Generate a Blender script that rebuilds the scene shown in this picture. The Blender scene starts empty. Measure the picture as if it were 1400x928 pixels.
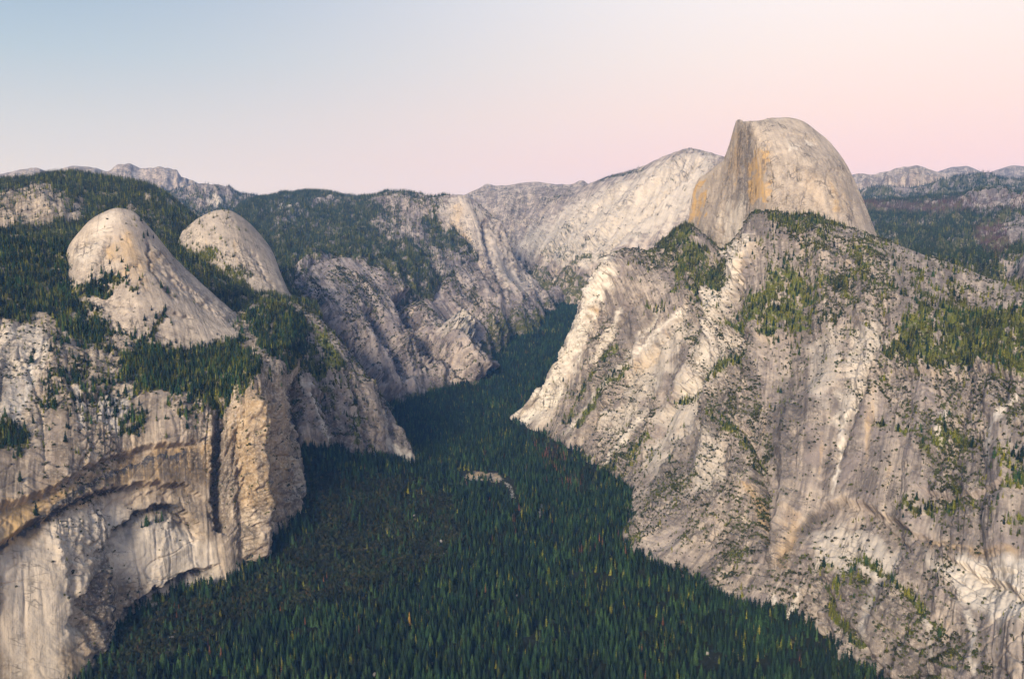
import bpy, math, time
import numpy as np
T0 = time.time()
R = math.radians
rng = np.random.default_rng(7)
sc = bpy.context.scene
COL = sc.collection
QUAL = 1.0            # mesh resolution factor

# ------------------------------------------------------------------ camera model (photograph 1400 x 928)
F, CX, CY, PITCH, CAMZ = 1140.0, 700.0, 464.0, R(7.0), 980.0
cp, sp = math.cos(PITCH), math.sin(PITCH)

def P(px, py, D):
    """world point seen at photograph pixel (px,py) at horizontal range D metres"""
    px = np.asarray(px, float); py = np.asarray(py, float); D = np.asarray(D, float)
    x = (px-CX)/F; u = (CY-py)/F
    Y = cp+u*sp; Z = -sp+u*cp
    r = np.sqrt(x*x+Y*Y)
    return np.stack([x/r*D, Y/r*D, CAMZ+Z/r*D], -1)

def project(p):
    X, Y, Z = p[..., 0], p[..., 1], p[..., 2]-CAMZ
    fw = Y*cp-Z*sp; up = Y*sp+Z*cp
    fw = np.where(np.abs(fw) < 1, 1, fw)
    return CX+F*X/fw, CY-F*up/fw, fw

# ------------------------------------------------------------------ noise
def _hash(ix, iy, seed):
    h = (ix.astype(np.uint32)*np.uint32(374761393) + iy.astype(np.uint32)*np.uint32(668265263) + np.uint32(seed*2246822519 & 0xffffffff))
    h = (h ^ (h >> np.uint32(13)))*np.uint32(1274126177)
    return h ^ (h >> np.uint32(16))
_ANG = np.stack([np.cos(np.arange(256)*2*np.pi/256), np.sin(np.arange(256)*2*np.pi/256)], -1).astype(np.float32)
def noise2(x, y, seed=0):
    x = np.asarray(x, np.float32); y = np.asarray(y, np.float32)
    fx = np.floor(x); fy = np.floor(y)
    ix = fx.astype(np.int32); iy = fy.astype(np.int32)
    dx = x-fx; dy = y-fy
    sx = dx*dx*dx*(dx*(dx*6-15)+10); sy = dy*dy*dy*(dy*(dy*6-15)+10)
    def g(ox, oy):
        a = _ANG[(_hash(ix+ox, iy+oy, seed) & np.uint32(255)).astype(np.int32)]
        return a[..., 0]*(dx-ox)+a[..., 1]*(dy-oy)
    a = g(0, 0); b = g(1, 0); c = g(0, 1); d = g(1, 1)
    return (a+(b-a)*sx+(c-a)*sy+(a-b-c+d)*sx*sy)*1.5
def fbm(x, y, seed=0, oct=4, gain=.5):
    s = 0; a = 1; t = 0
    for i in range(oct):
        s = s+a*noise2(x*2**i+i*17.3, y*2**i-i*9.1, seed+i*31); t += a; a *= gain
    return s/t
def ridge(x, y, seed=0):
    return 1-2*np.abs(noise2(x, y, seed))          # ridges up, range about -1..1
def sstep(a, b, x):
    t = np.clip((x-a)/(b-a), 0, 1); return t*t*(3-2*t)

# ------------------------------------------------------------------ image-traced outlines (used only to find the world points they lie on)
def poly_line_dist(px, py, pts):
    pts = np.asarray(pts, float)
    best = np.full(px.shape, 1e9); sgn = np.zeros(px.shape); tt = np.zeros(px.shape)
    seg = np.hypot(*(pts[1:]-pts[:-1]).T); L = np.concatenate([[0], np.cumsum(seg)]); tot = L[-1]
    for i in range(len(pts)-1):
        a = pts[i]; b = pts[i+1]; d = b-a
        t = ((px-a[0])*d[0]+(py-a[1])*d[1])/(d@d+1e-9)
        tc = np.clip(t, 0, 1)
        ex = px-(a[0]+tc*d[0]); ey = py-(a[1]+tc*d[1])
        q = np.hypot(ex, ey)
        m = q < best
        best = np.where(m, q, best)
        sgn = np.where(m, np.sign(d[0]*(py-a[1])-d[1]*(px-a[0])), sgn)     # + = below a line drawn left to right
        tt = np.where(m, (L[i]+tc*seg[i])/tot, tt)
    return best, sgn, tt
def poly_sd(px, py, pts):
    """signed distance, positive inside"""
    pts = np.asarray(pts, float); n = len(pts)
    best = np.full(px.shape, 1e9); ins = np.zeros(px.shape, bool)
    for i in range(n):
        a = pts[i]; b = pts[(i+1) % n]; d = b-a
        t = np.clip(((px-a[0])*d[0]+(py-a[1])*d[1])/(d@d+1e-9), 0, 1)
        best = np.minimum(best, np.hypot(px-(a[0]+t*d[0]), py-(a[1]+t*d[1])))
        c = (a[1] > py) != (b[1] > py)
        xi = a[0]+(py-a[1])/(b[1]-a[1]+1e-12)*d[0]
        ins ^= c & (px < xi)
    return np.where(ins, best, -best)

# ------------------------------------------------------------------ feature tables, filled in below
LINES = {}     # mass -> list of (kind, width_px, amount, points)
AREAS = {}     # mass -> list of (attribute, amount, edge_px, polygon)

# ------------------------------------------------------------------ loft
def hermite(K, knots, t, smooth):
    """K: (n, ..., 3) values at knots; t: positions. Finite-difference tangents blended towards linear"""
    n = len(knots)
    i = np.clip(np.searchsorted(knots, t, side='right')-1, 0, n-2)
    h = (knots[1:]-knots[:-1])
    sl = (K[1:]-K[:-1])/h.reshape((-1,)+(1,)*(K.ndim-1))
    m = np.empty_like(K)
    m[0] = sl[0]; m[-1] = sl[-1]
    if n > 2:
        w = (h[:-1]/(h[:-1]+h[1:])).reshape((-1,)+(1,)*(K.ndim-1))
        m[1:-1] = sl[:-1]*(1-w)+sl[1:]*w
    hh = h[i].reshape((-1,)+(1,)*(K.ndim-1)); x = ((t-knots[i])/h[i]).reshape(hh.shape)
    lin = K[i]+(K[i+1]-K[i])*x
    x2 = x*x; x3 = x2*x
    cub = (2*x3-3*x2+1)*K[i]+(x3-2*x2+x)*hh*m[i]+(-2*x3+3*x2)*K[i+1]+(x3-x2)*hh*m[i+1]
    return lin*(1-smooth)+cub*smooth

MASS = {}
def loft(name, cols, back=((150, -60), (500, -500)), res=1.6, smooth=.8, rough=1.0, ribs=(1, 1), seed=1, smin=0, iso=1.0, terr=1.0, crestfade=.35):
    """cols: list of fall lines, each from base to crest as (px,py,D). Returns grids."""
    net = np.array(cols, float)                    # nc, nr, 3
    W = P(net[..., 0], net[..., 1], net[..., 2])   # nc, nr, 3
    b0 = W[:, :1]; dn = b0*np.array([1, 1, 0]); dn /= np.linalg.norm(dn, axis=-1, keepdims=True)
    W = np.concatenate([b0-dn*40-np.array([0, 0, 160.]), W], 1)
    nfront = W.shape[1]
    if back:
        crest = W[:, -1]
        rad = crest*np.array([1, 1, 0]); rad /= np.linalg.norm(rad, axis=-1, keepdims=True)
        ex = [crest+rad*d+np.array([0, 0, z]) for d, z in back]
        W = np.concatenate([W, np.stack(ex, 1)], 1)
    W = W.transpose(1, 0, 2)                       # nr, nc, 3
    # sample counts from screen size
    px, py, _ = project(W)
    scr = 1400/1024*res/QUAL
    def knots_of(A):
        d = np.linalg.norm(A[1:]-A[:-1], axis=-1).mean(axis=tuple(range(1, A.ndim-1)))
        return np.concatenate([[0], np.cumsum(np.maximum(d, 1))])
    def samples(kn, scrlen, maxspace):
        out = []
        for i in range(len(kn)-1):
            n = max(3, int(math.ceil(max(scrlen[i]/scr, (kn[i+1]-kn[i])/maxspace))))
            out.append(np.linspace(kn[i], kn[i+1], n, endpoint=False))
        return np.concatenate(out+[[kn[-1]]])
    ds = np.hypot(px[:, 1:]-px[:, :-1], py[:, 1:]-py[:, :-1])[:nfront].mean(0)
    dt = np.hypot(px[1:]-px[:-1], py[1:]-py[:-1])
    dt = np.concatenate([dt[:nfront-1].max(1), np.full(len(dt)-nfront+1, 14.)])
    ks = knots_of(W.transpose(1, 0, 2)[:, :nfront]); kt = knots_of(W)
    ts = samples(ks, ds, 400); tt = samples(kt, dt, 400)
    if smin: ts = np.linspace(ks[0], ks[-1], smin)
    A = hermite(W.transpose(1, 0, 2), ks, ts, smooth)          # ns, nr, 3
    B = hermite(A.transpose(1, 0, 2), kt, tt, smooth)          # nt, ns, 3
    nt, ns = B.shape[:2]
    front = np.clip(1-(tt-kt[nfront-1])/120., 0, 1)[:, None]*np.ones((1, ns))
    # flow coordinates in metres
    du = np.linalg.norm(B[:, 1:]-B[:, :-1], axis=-1).mean(0); u = np.concatenate([[0], np.cumsum(du)])[None, :]*np.ones((nt, 1))
    dv = np.linalg.norm(B[1:]-B[:-1], axis=-1); v = np.concatenate([np.zeros((1, ns)), np.cumsum(dv, 0)], 0)
    v = v-v[np.searchsorted(tt, kt[nfront-1])-1][None]*.5
    N = normals(B)
    px, py, dep = project(B)
    # smallest wavelength the mesh can carry
    spc = np.median(dep[front > .5])/F*scr
    wx = fbm(u/420, v/420, seed+5, 3)*60; wy = fbm(u/420, v/420, seed+6, 3)*60
    uu = u+wx+fbm(u/90, v/90, seed+8, 2)*14; vv = v+wy
    # fall-line ribs, blocky joints, roughness
    reg = .16+1.14*sstep(-.22, .30, fbm(u/330+.25*v/330, v/620, seed+9, 3))          # calm slabs against broken ground
    h = np.zeros_like(u); lam = 320.; amp = 34.
    k = 0
    while lam > 2.6*spc and lam > 7:
        h += ribs[0]*amp*(1 if k % 2 == 0 else -1)*ridge(uu/lam+k*3.7, vv/(lam*(5.0*ribs[1]))+k, seed+20+k)*(reg if lam < 150 else 1)
        lam *= .5; amp *= .56; k += 1
    lam = 120.; amp = 8.5; k = 0
    while lam > 2.6*spc and lam > 6:
        h += iso*amp*(.55*noise2(uu/lam, vv/lam, seed+50+k)+.6*ridge(uu/lam*.9+.5*vv/lam, vv/lam*.8-.4*uu/lam, seed+70+k))*reg
        lam *= .5; amp *= .6; k += 1
    if spc < 8:
        for (la, am, sd, sk) in ((95., 15., 90, .45), (44., 8., 91, -.5), (19., 3.6, 92, .3)):   # ledges: slanting joint planes
            q = (vv+sk*uu)/la+1.5*fbm(u/160, v/120, seed+sd, 3)
            fr = q-np.floor(q)
            h += terr*am*(np.minimum(fr*1.25, (1-fr)*5)-.5)*(reg)*sstep(-.3, .4, noise2(u/210, v/170, seed+sd+5))
    if spc < 9:
        for (la, lb, dp, sd, wd, sh) in ((70., 520., 10., 120, .055, 0), (34., 300., 6., 121, .07, 0), (150., 60., 9., 122, .05, .5), (60., 170., 7., 123, .06, -.6)):
            n_ = noise2((u+sh*v+wx*.5)/la, (v+wy)/lb, seed+sd)
            h -= dp*(.3+.7*reg)*np.exp(-(n_/max(wd, .9*spc/la))**2)*sstep(-.25, .25, noise2(u/230, v/260, seed+sd+9))
    h *= rough*(crestfade+(1-crestfade)*np.clip((kt[nfront-1]-tt)/(250*max(1, spc/2.5)), 0, 1))[:, None]
    dark = np.zeros_like(u); attr = {k: np.zeros_like(u) for k in ('veg', 'ochre', 'pale', 'dark', 'tree', 'halo')}; attr['broken'] = np.clip(reg, 0, 1.2)/1.2
    jit = fbm(u/75, v/75, seed+3, 4)*24
    jx = fbm(u/75, v/75, seed+4, 4)*24
    j2 = fbm(u/max(26, 3*spc), v/max(26, 3*spc), seed+13, 3)*7; j3 = fbm(u/max(26, 3*spc), v/max(26, 3*spc), seed+14, 3)*7
    for kind, w, amt, pts in LINES.get(name, ()):
        q = np.asarray(pts, float); pad = w*6+60
        m = (px > q[:, 0].min()-pad) & (px < q[:, 0].max()+pad) & (py > q[:, 1].min()-pad) & (py < q[:, 1].max()+pad+60)
        if not m.any(): continue
        d, s, t = poly_line_dist(px[m]+jx[m]*.14+j2[m], py[m]+jit[m]*.14+j3[m], pts)
        tap = np.clip(np.minimum(t, 1-t)*7, 0, 1)
        if kind == 'groove': h[m] -= amt*np.exp(-(d/w)**2)*np.clip(tap*3, 0, 1)
        elif kind == 'rib': h[m] += amt*np.exp(-(d/w)**2)*np.clip(tap*2, 0, 1)
        elif kind == 'step':            # everything under the line is set back; recovers over w pixels
            sd = d*s
            h[m] -= amt*sstep(-.8, 1.6, sd)*np.exp(-np.maximum(sd, 0)/w)*tap
        elif kind in attr:
            f = np.exp(-(d/w)**2)*np.clip(tap*3, 0, 1)
            attr[kind][m] = np.maximum(attr[kind][m], amt*f)
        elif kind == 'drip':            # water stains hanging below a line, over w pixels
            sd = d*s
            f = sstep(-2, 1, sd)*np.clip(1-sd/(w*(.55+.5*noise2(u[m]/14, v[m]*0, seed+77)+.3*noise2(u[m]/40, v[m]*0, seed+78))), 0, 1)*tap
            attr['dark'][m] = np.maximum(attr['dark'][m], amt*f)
    for kind, amt, edge, pts in AREAS.get(name, ()):
        q = np.asarray(pts, float); pad = edge*3+45
        m = (px > q[:, 0].min()-pad) & (px < q[:, 0].max()+pad) & (py > q[:, 1].min()-pad) & (py < q[:, 1].max()+pad)
        if not m.any(): continue
        sd = poly_sd(px[m]+jx[m], py[m]+jit[m], pts)
        f = amt*sstep(-edge, edge, sd)
        if kind == 'tree': attr['halo'][m] = np.maximum(attr['halo'][m], amt*sstep(-34, 6, sd))
        if kind == 'bump': h[m] += amt*sstep(0, edge, sd)
        elif kind == 'clear':
            attr['veg'][m] *= 1-f; attr['tree'][m] *= 1-f
        else: attr[kind][m] = np.maximum(attr[kind][m], f)
    Pw = B+N*h[..., None]
    N2 = normals(Pw)
    d = dict(name=name, P=Pw, N=N2, u=u, v=v, h=h, front=front, attr=attr, spc=spc, seed=seed, reg=reg)
    px, py, dep = project(Pw); d.update(px=px, py=py, dep=dep)
    MASS[name] = d
    return d

def normals(B):
    a = np.gradient(B, axis=1); b = np.gradient(B, axis=0)
    n = np.cross(a, b); n /= np.linalg.norm(n, axis=-1, keepdims=True)+1e-9
    return n

def grid_mesh(name, G, attrs, mat, flow=None):
    nt, ns = G.shape[:2]
    me = bpy.data.meshes.new(name)
    me.vertices.add(nt*ns)
    me.vertices.foreach_set('co', G.reshape(-1).astype(np.float32))
    idx = np.arange(nt*ns).reshape(nt, ns)
    q = np.stack([idx[:-1, :-1], idx[:-1, 1:], idx[1:, 1:], idx[1:, :-1]], -1).reshape(-1)
    nq = len(q)//4
    me.loops.add(nq*4); me.loops.foreach_set('vertex_index', q.astype(np.int32))
    me.polygons.add(nq); me.polygons.foreach_set('loop_start', np.arange(0, nq*4, 4, dtype=np.int32))
    me.update(calc_edges=True)
    for k, a in attrs.items():
        at = me.attributes.new(k, 'FLOAT', 'POINT'); at.data.foreach_set('value', a.reshape(-1).astype(np.float32))
    if flow is not None:
        at = me.attributes.new('flow', 'FLOAT_VECTOR', 'POINT'); at.data.foreach_set('vector', flow.reshape(-1).astype(np.float32))
    me.materials.append(mat)
    o = bpy.data.objects.new(name, me); COL.objects.link(o)
    return o

# ================================================================== materials
def new_mat(name):
    m = bpy.data.materials.new(name); m.use_nodes = True
    nt = m.node_tree; nt.nodes.clear()
    return m, nt
class NB:
    def __init__(s, nt): s.nt = nt
    def n(s, typ, **kw):
        x = s.nt.nodes.new(typ)
        for k, v in kw.items():
            if k.startswith('i_'): x.inputs[k[2:].replace('_', ' ')].default_value = v
            else: setattr(x, k, v)
        return x
    def l(s, a, b): s.nt.links.new(a, b)
    def math(s, op, a, b=None, c=None):
        x = s.n('ShaderNodeMath', operation=op)
        for i, q in enumerate((a, b, c)):
            if q is None: continue
            if isinstance(q, (int, float)): x.inputs[i].default_value = q
            else: s.l(q, x.inputs[i])
        return x.outputs[0]
    def mix(s, f, a, b):
        x = s.n('ShaderNodeMix', data_type='RGBA')
        for i, q in ((0, f), (6, a), (7, b)):
            if isinstance(q, (int, float)): x.inputs[i].default_value = q
            elif isinstance(q, tuple): x.inputs[i].default_value = q+(1,)
            else: s.l(q, x.inputs[i])
        return x.outputs[2]
    def noise(s, vec, scale, detail=4, rough=.55, dist=0):
        x = s.n('ShaderNodeTexNoise', noise_dimensions='3D')
        x.inputs['Scale'].default_value = scale; x.inputs['Detail'].default_value = detail; x.inputs['Roughness'].default_value = rough
        x.inputs['Distortion'].default_value = dist
        s.l(vec, x.inputs['Vector']); return x.outputs['Fac']
    def mapv(s, vec, scale):
        x = s.n('ShaderNodeMapping'); x.inputs['Scale'].default_value = scale; s.l(vec, x.inputs['Vector']); return x.outputs[0]
    def attr(s, name, vec=False):
        x = s.n('ShaderNodeAttribute', attribute_name=name); return x.outputs['Vector' if vec else 'Fac']
    def rng(s, v, a, b, lo=0., hi=1.):
        x = s.n('ShaderNodeMapRange', interpolation_type='SMOOTHSTEP'); s.l(v, x.inputs[0])
        for i, q in enumerate((a, b, lo, hi)): x.inputs[i+1].default_value = q
        return x.outputs[0]

def rock_material(name, lo, hi, tint, streak=1.0, fine=1.0, grain=1.0, soil=(.058, .058, .016)):
    m, nt = new_mat(name); b = NB(nt)
    geo = b.n('ShaderNodeNewGeometry').outputs['Position']
    flow = b.attr('flow', True)
    big = b.noise(flow, 1/190, 4, .55, .6)
    strk = b.noise(b.mapv(flow, (1/(13*fine), 1/(190*fine), 1)), 1, 5, .62)
    strk2 = b.noise(b.mapv(flow, (1/(38*fine), 1/(420*fine), 1)), 1, 4, .6, .4)
    mott = b.noise(geo, 1/(30*fine), 7, .68)
    gran0 = b.noise(geo, 1/(7*fine), 5, .7)
    brk = b.rng(b.attr('broken'), 0, .9, .45, 1.2)
    gran = b.math('MULTIPLY_ADD', b.math('SUBTRACT', gran0, .5), brk, .5)
    mott = b.math('MULTIPLY_ADD', b.math('SUBTRACT', mott, .5), b.math('MULTIPLY_ADD', brk, .6, .4), .5)
    t = b.math('MULTIPLY_ADD', big, .55, b.math('MULTIPLY_ADD', strk, .38*streak, b.math('MULTIPLY_ADD', strk2, .38*streak, b.math('MULTIPLY', mott, .75))))
    t = b.rng(t, .90+.38*(streak-1), 1.22+.38*(streak-1))
    col = b.mix(t, lo, hi)
    col = b.mix(b.math('MULTIPLY', b.rng(b.noise(flow, 1/95, 4, .6, 1), .48, .66), .75), col, tint)
    # weathered rust and lichen
    och = b.math('MULTIPLY', b.attr('ochre'), b.rng(b.math('ADD', strk2, b.math('MULTIPLY', mott, .5)), .52, .86))
    col = b.mix(b.math('MINIMUM', b.math('ADD', och, b.math('MULTIPLY', b.rng(b.math('ADD', strk2, b.math('MULTIPLY', mott, .5)), .87, 1.05), .45)), 1.), col, (.47, .315, .14))
    col = b.mix(b.math('MULTIPLY', b.attr('pale'), b.rng(b.math('ADD', strk, b.math('MULTIPLY', mott, .6)), .42, .78)), col, (.62, .57, .50))
    # black water stains running down the fall line
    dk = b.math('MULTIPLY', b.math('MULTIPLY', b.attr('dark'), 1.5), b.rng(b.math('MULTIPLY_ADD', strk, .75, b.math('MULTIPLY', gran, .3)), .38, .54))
    dk2 = b.math('MULTIPLY', b.rng(b.math('MULTIPLY_ADD', strk, .7, b.math('MULTIPLY', mott, .45)), .70, .86), .65*streak)
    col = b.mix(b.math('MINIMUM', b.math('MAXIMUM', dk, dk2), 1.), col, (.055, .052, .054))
    # joints and cracks filled with dark soil and lichen
    def crack(sc3, w, sd):
        mp = b.n('ShaderNodeMapping'); mp.inputs['Scale'].default_value = sc3; mp.inputs['Rotation'].default_value = (0, 0, sd); b.l(flow, mp.inputs['Vector'])
        q = b.math('ABSOLUTE', b.math('SUBTRACT', b.noise(mp.outputs[0], 1, 3, .5, .3), .5))
        return b.rng(q, 0, w, 1, 0)
    ck = b.math('MAXIMUM', crack((1/(60*fine), 1/(420*fine), 1), .022, 0), b.math('MAXIMUM', crack((1/(190*fine), 1/(55*fine), 1), .016, .5), crack((1/(110*fine), 1/(42*fine), 1), .014, -.7)))
    ck = b.math('MULTIPLY', ck, b.math('MULTIPLY', b.rng(b.noise(flow, 1/(85*fine), 3, .6), .45, .62), .8))
    col = b.mix(b.math('MULTIPLY', ck, b.rng(brk, .25, .8, .5, 1)), col, (.055, .050, .044))
    # grain: cracks and small ledge dirt
    col = b.mix(b.math('MULTIPLY', b.rng(gran, .54, .68), .55*grain), col, (.085, .078, .070))
    col = b.mix(b.math('MULTIPLY', b.rng(gran, .50, .34), .35*grain), col, (.62, .57, .50))
    vg = b.rng(b.math('ADD', b.attr('veg'), b.math('MULTIPLY', b.math('SUBTRACT', gran, .5), 1.1)), .30, .55)
    col = b.mix(vg, col, b.mix(mott, soil, tuple(2.0*c for c in soil)))
    hgt = b.math('MULTIPLY_ADD', mott, 7*fine, b.math('MULTIPLY_ADD', gran, 2.2*fine, b.math('MULTIPLY', strk, 2.5)))
    bump = b.n('ShaderNodeBump'); bump.inputs['Strength'].default_value = .9; bump.inputs['Distance'].default_value = 1.0
    b.l(hgt, bump.inputs['Height'])
    bs = b.n('ShaderNodeBsdfPrincipled'); bs.inputs['Roughness'].default_value = .92; bs.inputs['Specular IOR Level'].default_value = .15
    b.l(col, bs.inputs['Base Color']); b.l(bump.outputs[0], bs.inputs['Normal'])
    out = b.n('ShaderNodeOutputMaterial'); b.l(bs.outputs[0], out.inputs[0])
    return m

def leaf_material(name, cols, spread=1.0):
    m, nt = new_mat(name); b = NB(nt)
    oi = b.n('ShaderNodeObjectInfo')
    ramp = b.n('ShaderNodeValToRGB'); el = ramp.color_ramp.elements
    while len(el) < len(cols): el.new(.5)
    for i, c in enumerate(cols):
        el[i].position = i/(len(cols)-1); el[i].color = c+(1,)
    b.l(oi.outputs['Random'], ramp.inputs[0])
    geo = b.n('ShaderNodeNewGeometry')
    v = b.noise(geo.outputs['Position'], 1/3.5, 2)
    hsv = b.n('ShaderNodeHueSaturation'); b.l(ramp.outputs[0], hsv.inputs['Color']); v2 = b.noise(geo.outputs['Position'], 1/70, 3); b.l(b.math('MULTIPLY', b.rng(v, .3, .7, .6, 1.5), b.rng(v2, .35, .65, .6, 1.4)), hsv.inputs['Value'])
    bs = b.n('ShaderNodeBsdfPrincipled'); bs.inputs['Roughness'].default_value = .75; bs.inputs['Specular IOR Level'].default_value = .2
    b.l(hsv.outputs[0], bs.inputs['Base Color'])
    out = b.n('ShaderNodeOutputMaterial'); b.l(bs.outputs[0], out.inputs[0])
    return m

def plain_noise(name, a, c, scale=.2):
    m, nt = new_mat(name); b = NB(nt)
    geo = b.n('ShaderNodeNewGeometry').outputs['Position']
    bs = b.n('ShaderNodeBsdfPrincipled'); bs.inputs['Roughness'].default_value = .9; bs.inputs['Specular IOR Level'].default_value = .1
    b.l(b.mix(b.rng(b.noise(geo, scale, 6, .65), .35, .65), a, c), bs.inputs['Base Color'])
    out = b.n('ShaderNodeOutputMaterial'); b.l(bs.outputs[0], out.inputs[0])
    return m

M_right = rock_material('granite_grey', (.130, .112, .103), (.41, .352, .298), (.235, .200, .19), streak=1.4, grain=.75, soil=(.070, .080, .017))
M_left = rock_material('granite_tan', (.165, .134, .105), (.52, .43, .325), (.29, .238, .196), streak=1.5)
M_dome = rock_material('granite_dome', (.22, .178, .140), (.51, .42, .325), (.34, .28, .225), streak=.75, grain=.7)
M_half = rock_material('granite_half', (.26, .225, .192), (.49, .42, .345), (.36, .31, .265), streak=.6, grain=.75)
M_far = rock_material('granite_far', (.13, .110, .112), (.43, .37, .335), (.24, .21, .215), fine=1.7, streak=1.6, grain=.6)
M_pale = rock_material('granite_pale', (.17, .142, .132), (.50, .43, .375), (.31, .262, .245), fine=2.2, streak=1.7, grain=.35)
M_bark = plain_noise('bark', (.05, .035, .025), (.11, .08, .06), 1.5)
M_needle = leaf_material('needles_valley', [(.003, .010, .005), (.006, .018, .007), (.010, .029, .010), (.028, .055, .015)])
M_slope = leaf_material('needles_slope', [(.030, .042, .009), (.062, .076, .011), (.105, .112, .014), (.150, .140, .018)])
M_oak = leaf_material('oak_leaves', [(.010, .016, .007), (.017, .024, .009), (.026, .032, .010), (.044, .036, .014)])
M_shrub = leaf_material('shrub_leaves', [(.026, .036, .011), (.044, .054, .015), (.066, .070, .020), (.036, .036, .018)])
M_dead = leaf_material('dead_needles', [(.09, .035, .018), (.13, .05, .022), (.10, .06, .045)])
M_gold = leaf_material('golden_needles', [(.30, .17, .025), (.34, .20, .03)])
M_burnt = leaf_material('burnt_needles', [(.085, .05, .055), (.11, .055, .055), (.05, .05, .04)])

# ================================================================== LANDFORM TABLES
exec_tables = True
C_RIGHT = [
 [(684, 592, 4080), (688, 589, 4080), (692, 586, 4080), (696, 580, 4085)],
 [(712, 606, 3900), (735, 565, 3960), (748, 537, 4020), (752, 514, 4070)],
 [(758, 632, 3650), (785, 562, 3760), (797, 480, 3900), (790, 428, 4050)],
 [(800, 662, 3380), (838, 575, 3520), (850, 455, 3760), (820, 365, 4040)],
 [(835, 690, 3130), (885, 590, 3300), (895, 450, 3620), (841, 343, 4030)],
 [(858, 705, 2960), (915, 595, 3150), (935, 450, 3500), (885, 343, 4080)],
 [(840, 735, 2720), (930, 630, 2900), (965, 465, 3330), (938, 303, 4100)],
 [(822, 768, 2500), (945, 660, 2720), (995, 470, 3150), (988, 338, 3800)],
 [(905, 845, 2260), (1010, 700, 2450), (1045, 480, 2980), (1037, 288, 3680)],
 [(1000, 880, 2090), (1085, 725, 2280), (1120, 490, 2860), (1105, 296, 3640)],
 [(1100, 895, 2030), (1165, 745, 2190), (1205, 505, 2720), (1195, 327, 3580)],
 [(1220, 965, 1790), (1265, 765, 2010), (1295, 520, 2580), (1290, 361, 3350)],
 [(1360, 1020, 1600), (1370, 785, 1880), (1392, 525, 2470), (1400, 393, 3200)],
 [(1580, 1070, 1400), (1580, 805, 1760), (1580, 545, 2370), (1580, 440, 3050)],
 [(2050, 1250, 1150), (2050, 900, 1500), (2050, 640, 2100), (2050, 545, 2800)],
]
C_HALF = [
 [(936, 335, 4320), (945, 298, 4280), (948, 268, 4270), (957, 243, 4270)],
 [(953, 350, 4170), (961, 305, 4160), (969, 264, 4150), (974, 231, 4160)],
 [(975, 368, 4010), (981, 305, 4010), (989, 257, 4020), (993, 212, 4035)],
 [(996, 390, 3890), (998, 315, 3910), (1002, 236, 3930), (1006, 168, 3945)],
 [(1018, 362, 3760), (1021, 295, 3785), (1022, 226, 3815), (1018, 167, 3845)],
 [(1043, 318, 3605), (1046, 272, 3625), (1045, 217, 3665), (1033, 166, 3800)],
 [(1056, 312, 3570), (1057, 268, 3600), (1053, 212, 3660), (1040, 165, 3830)],
 [(1083, 310, 3560), (1084, 264, 3610), (1079, 206, 3710), (1055, 162, 3920)],
 [(1120, 320, 3570), (1120, 272, 3640), (1112, 218, 3750), (1079, 161, 3985)],
 [(1160, 334, 3620), (1155, 287, 3700), (1141, 231, 3830), (1101, 168, 4015)],
 [(1192, 347, 3720), (1180, 305, 3800), (1162, 249, 3920), (1129, 190, 4035)],
 [(1207, 352, 3880), (1194, 320, 3930), (1176, 277, 4000), (1152, 217, 4060)],
 [(1210, 354, 4080), (1199, 328, 4080), (1187, 295, 4080), (1168, 248, 4080)],
]
C_LEFT = [
 [(-480, 1300, 1650), (-480, 860, 1790), (-480, 690, 1960), (-480, 530, 2500), (-480, 330, 3400)],
 [(-140, 1080, 1860), (-140, 800, 1950), (-140, 642, 2120), (-140, 480, 2680), (-140, 300, 3400)],
 [(-20, 1010, 1950), (-20, 760, 2030), (-20, 630, 2220), (-20, 455, 2740), (-20, 315, 3400)],
 [(100, 985, 1960), (92, 740, 2110), (92, 606, 2290), (98, 455, 2800), (90, 335, 3350)],
 [(178, 900, 2150), (172, 730, 2230), (170, 594, 2370), (178, 470, 2800), (150, 385, 3200)],
 [(250, 870, 2220), (242, 720, 2290), (242, 584, 2410), (250, 482, 2830), (240, 405, 3250)],
 [(312, 860, 2220), (294, 700, 2350), (288, 562, 2480), (312, 478, 2880), (310, 425, 3300)],
 [(355, 805, 2370), (343, 670, 2400), (338, 528, 2510), (362, 472, 2920), (350, 425, 3350)],
 [(405, 765, 2500), (385, 640, 2520), (374, 518, 2590), (392, 470, 2960), (380, 420, 3450)],
 [(437, 725, 2640), (408, 640, 2660), (390, 535, 2700), (408, 475, 3010), (398, 420, 3500)],
 [(446, 705, 2850), (415, 625, 2850), (398, 545, 2830), (420, 490, 3060), (408, 425, 3520)],
]
C_COLUMN = [
 [(395, 710, 2780), (385, 600, 2880), (365, 490, 3020), (335, 425, 3230)],
 [(425, 700, 2850), (415, 590, 2920), (398, 480, 3080), (372, 408, 3400)],
 [(455, 700, 2900), (450, 590, 2970), (430, 490, 3110), (402, 412, 3400)],
 [(490, 695, 2940), (485, 595, 3020), (462, 500, 3150), (432, 434, 3360)],
 [(520, 690, 2990), (515, 600, 3080), (490, 522, 3180), (462, 466, 3320)],
 [(545, 680, 3060), (537, 612, 3130), (516, 556, 3200), (495, 508, 3300)],
 [(567, 662, 3150), (558, 625, 3190), (545, 597, 3240), (528, 562, 3300)],
 [(582, 650, 3230), (578, 643, 3250), (574, 638, 3270), (570, 632, 3290)],
]
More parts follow.
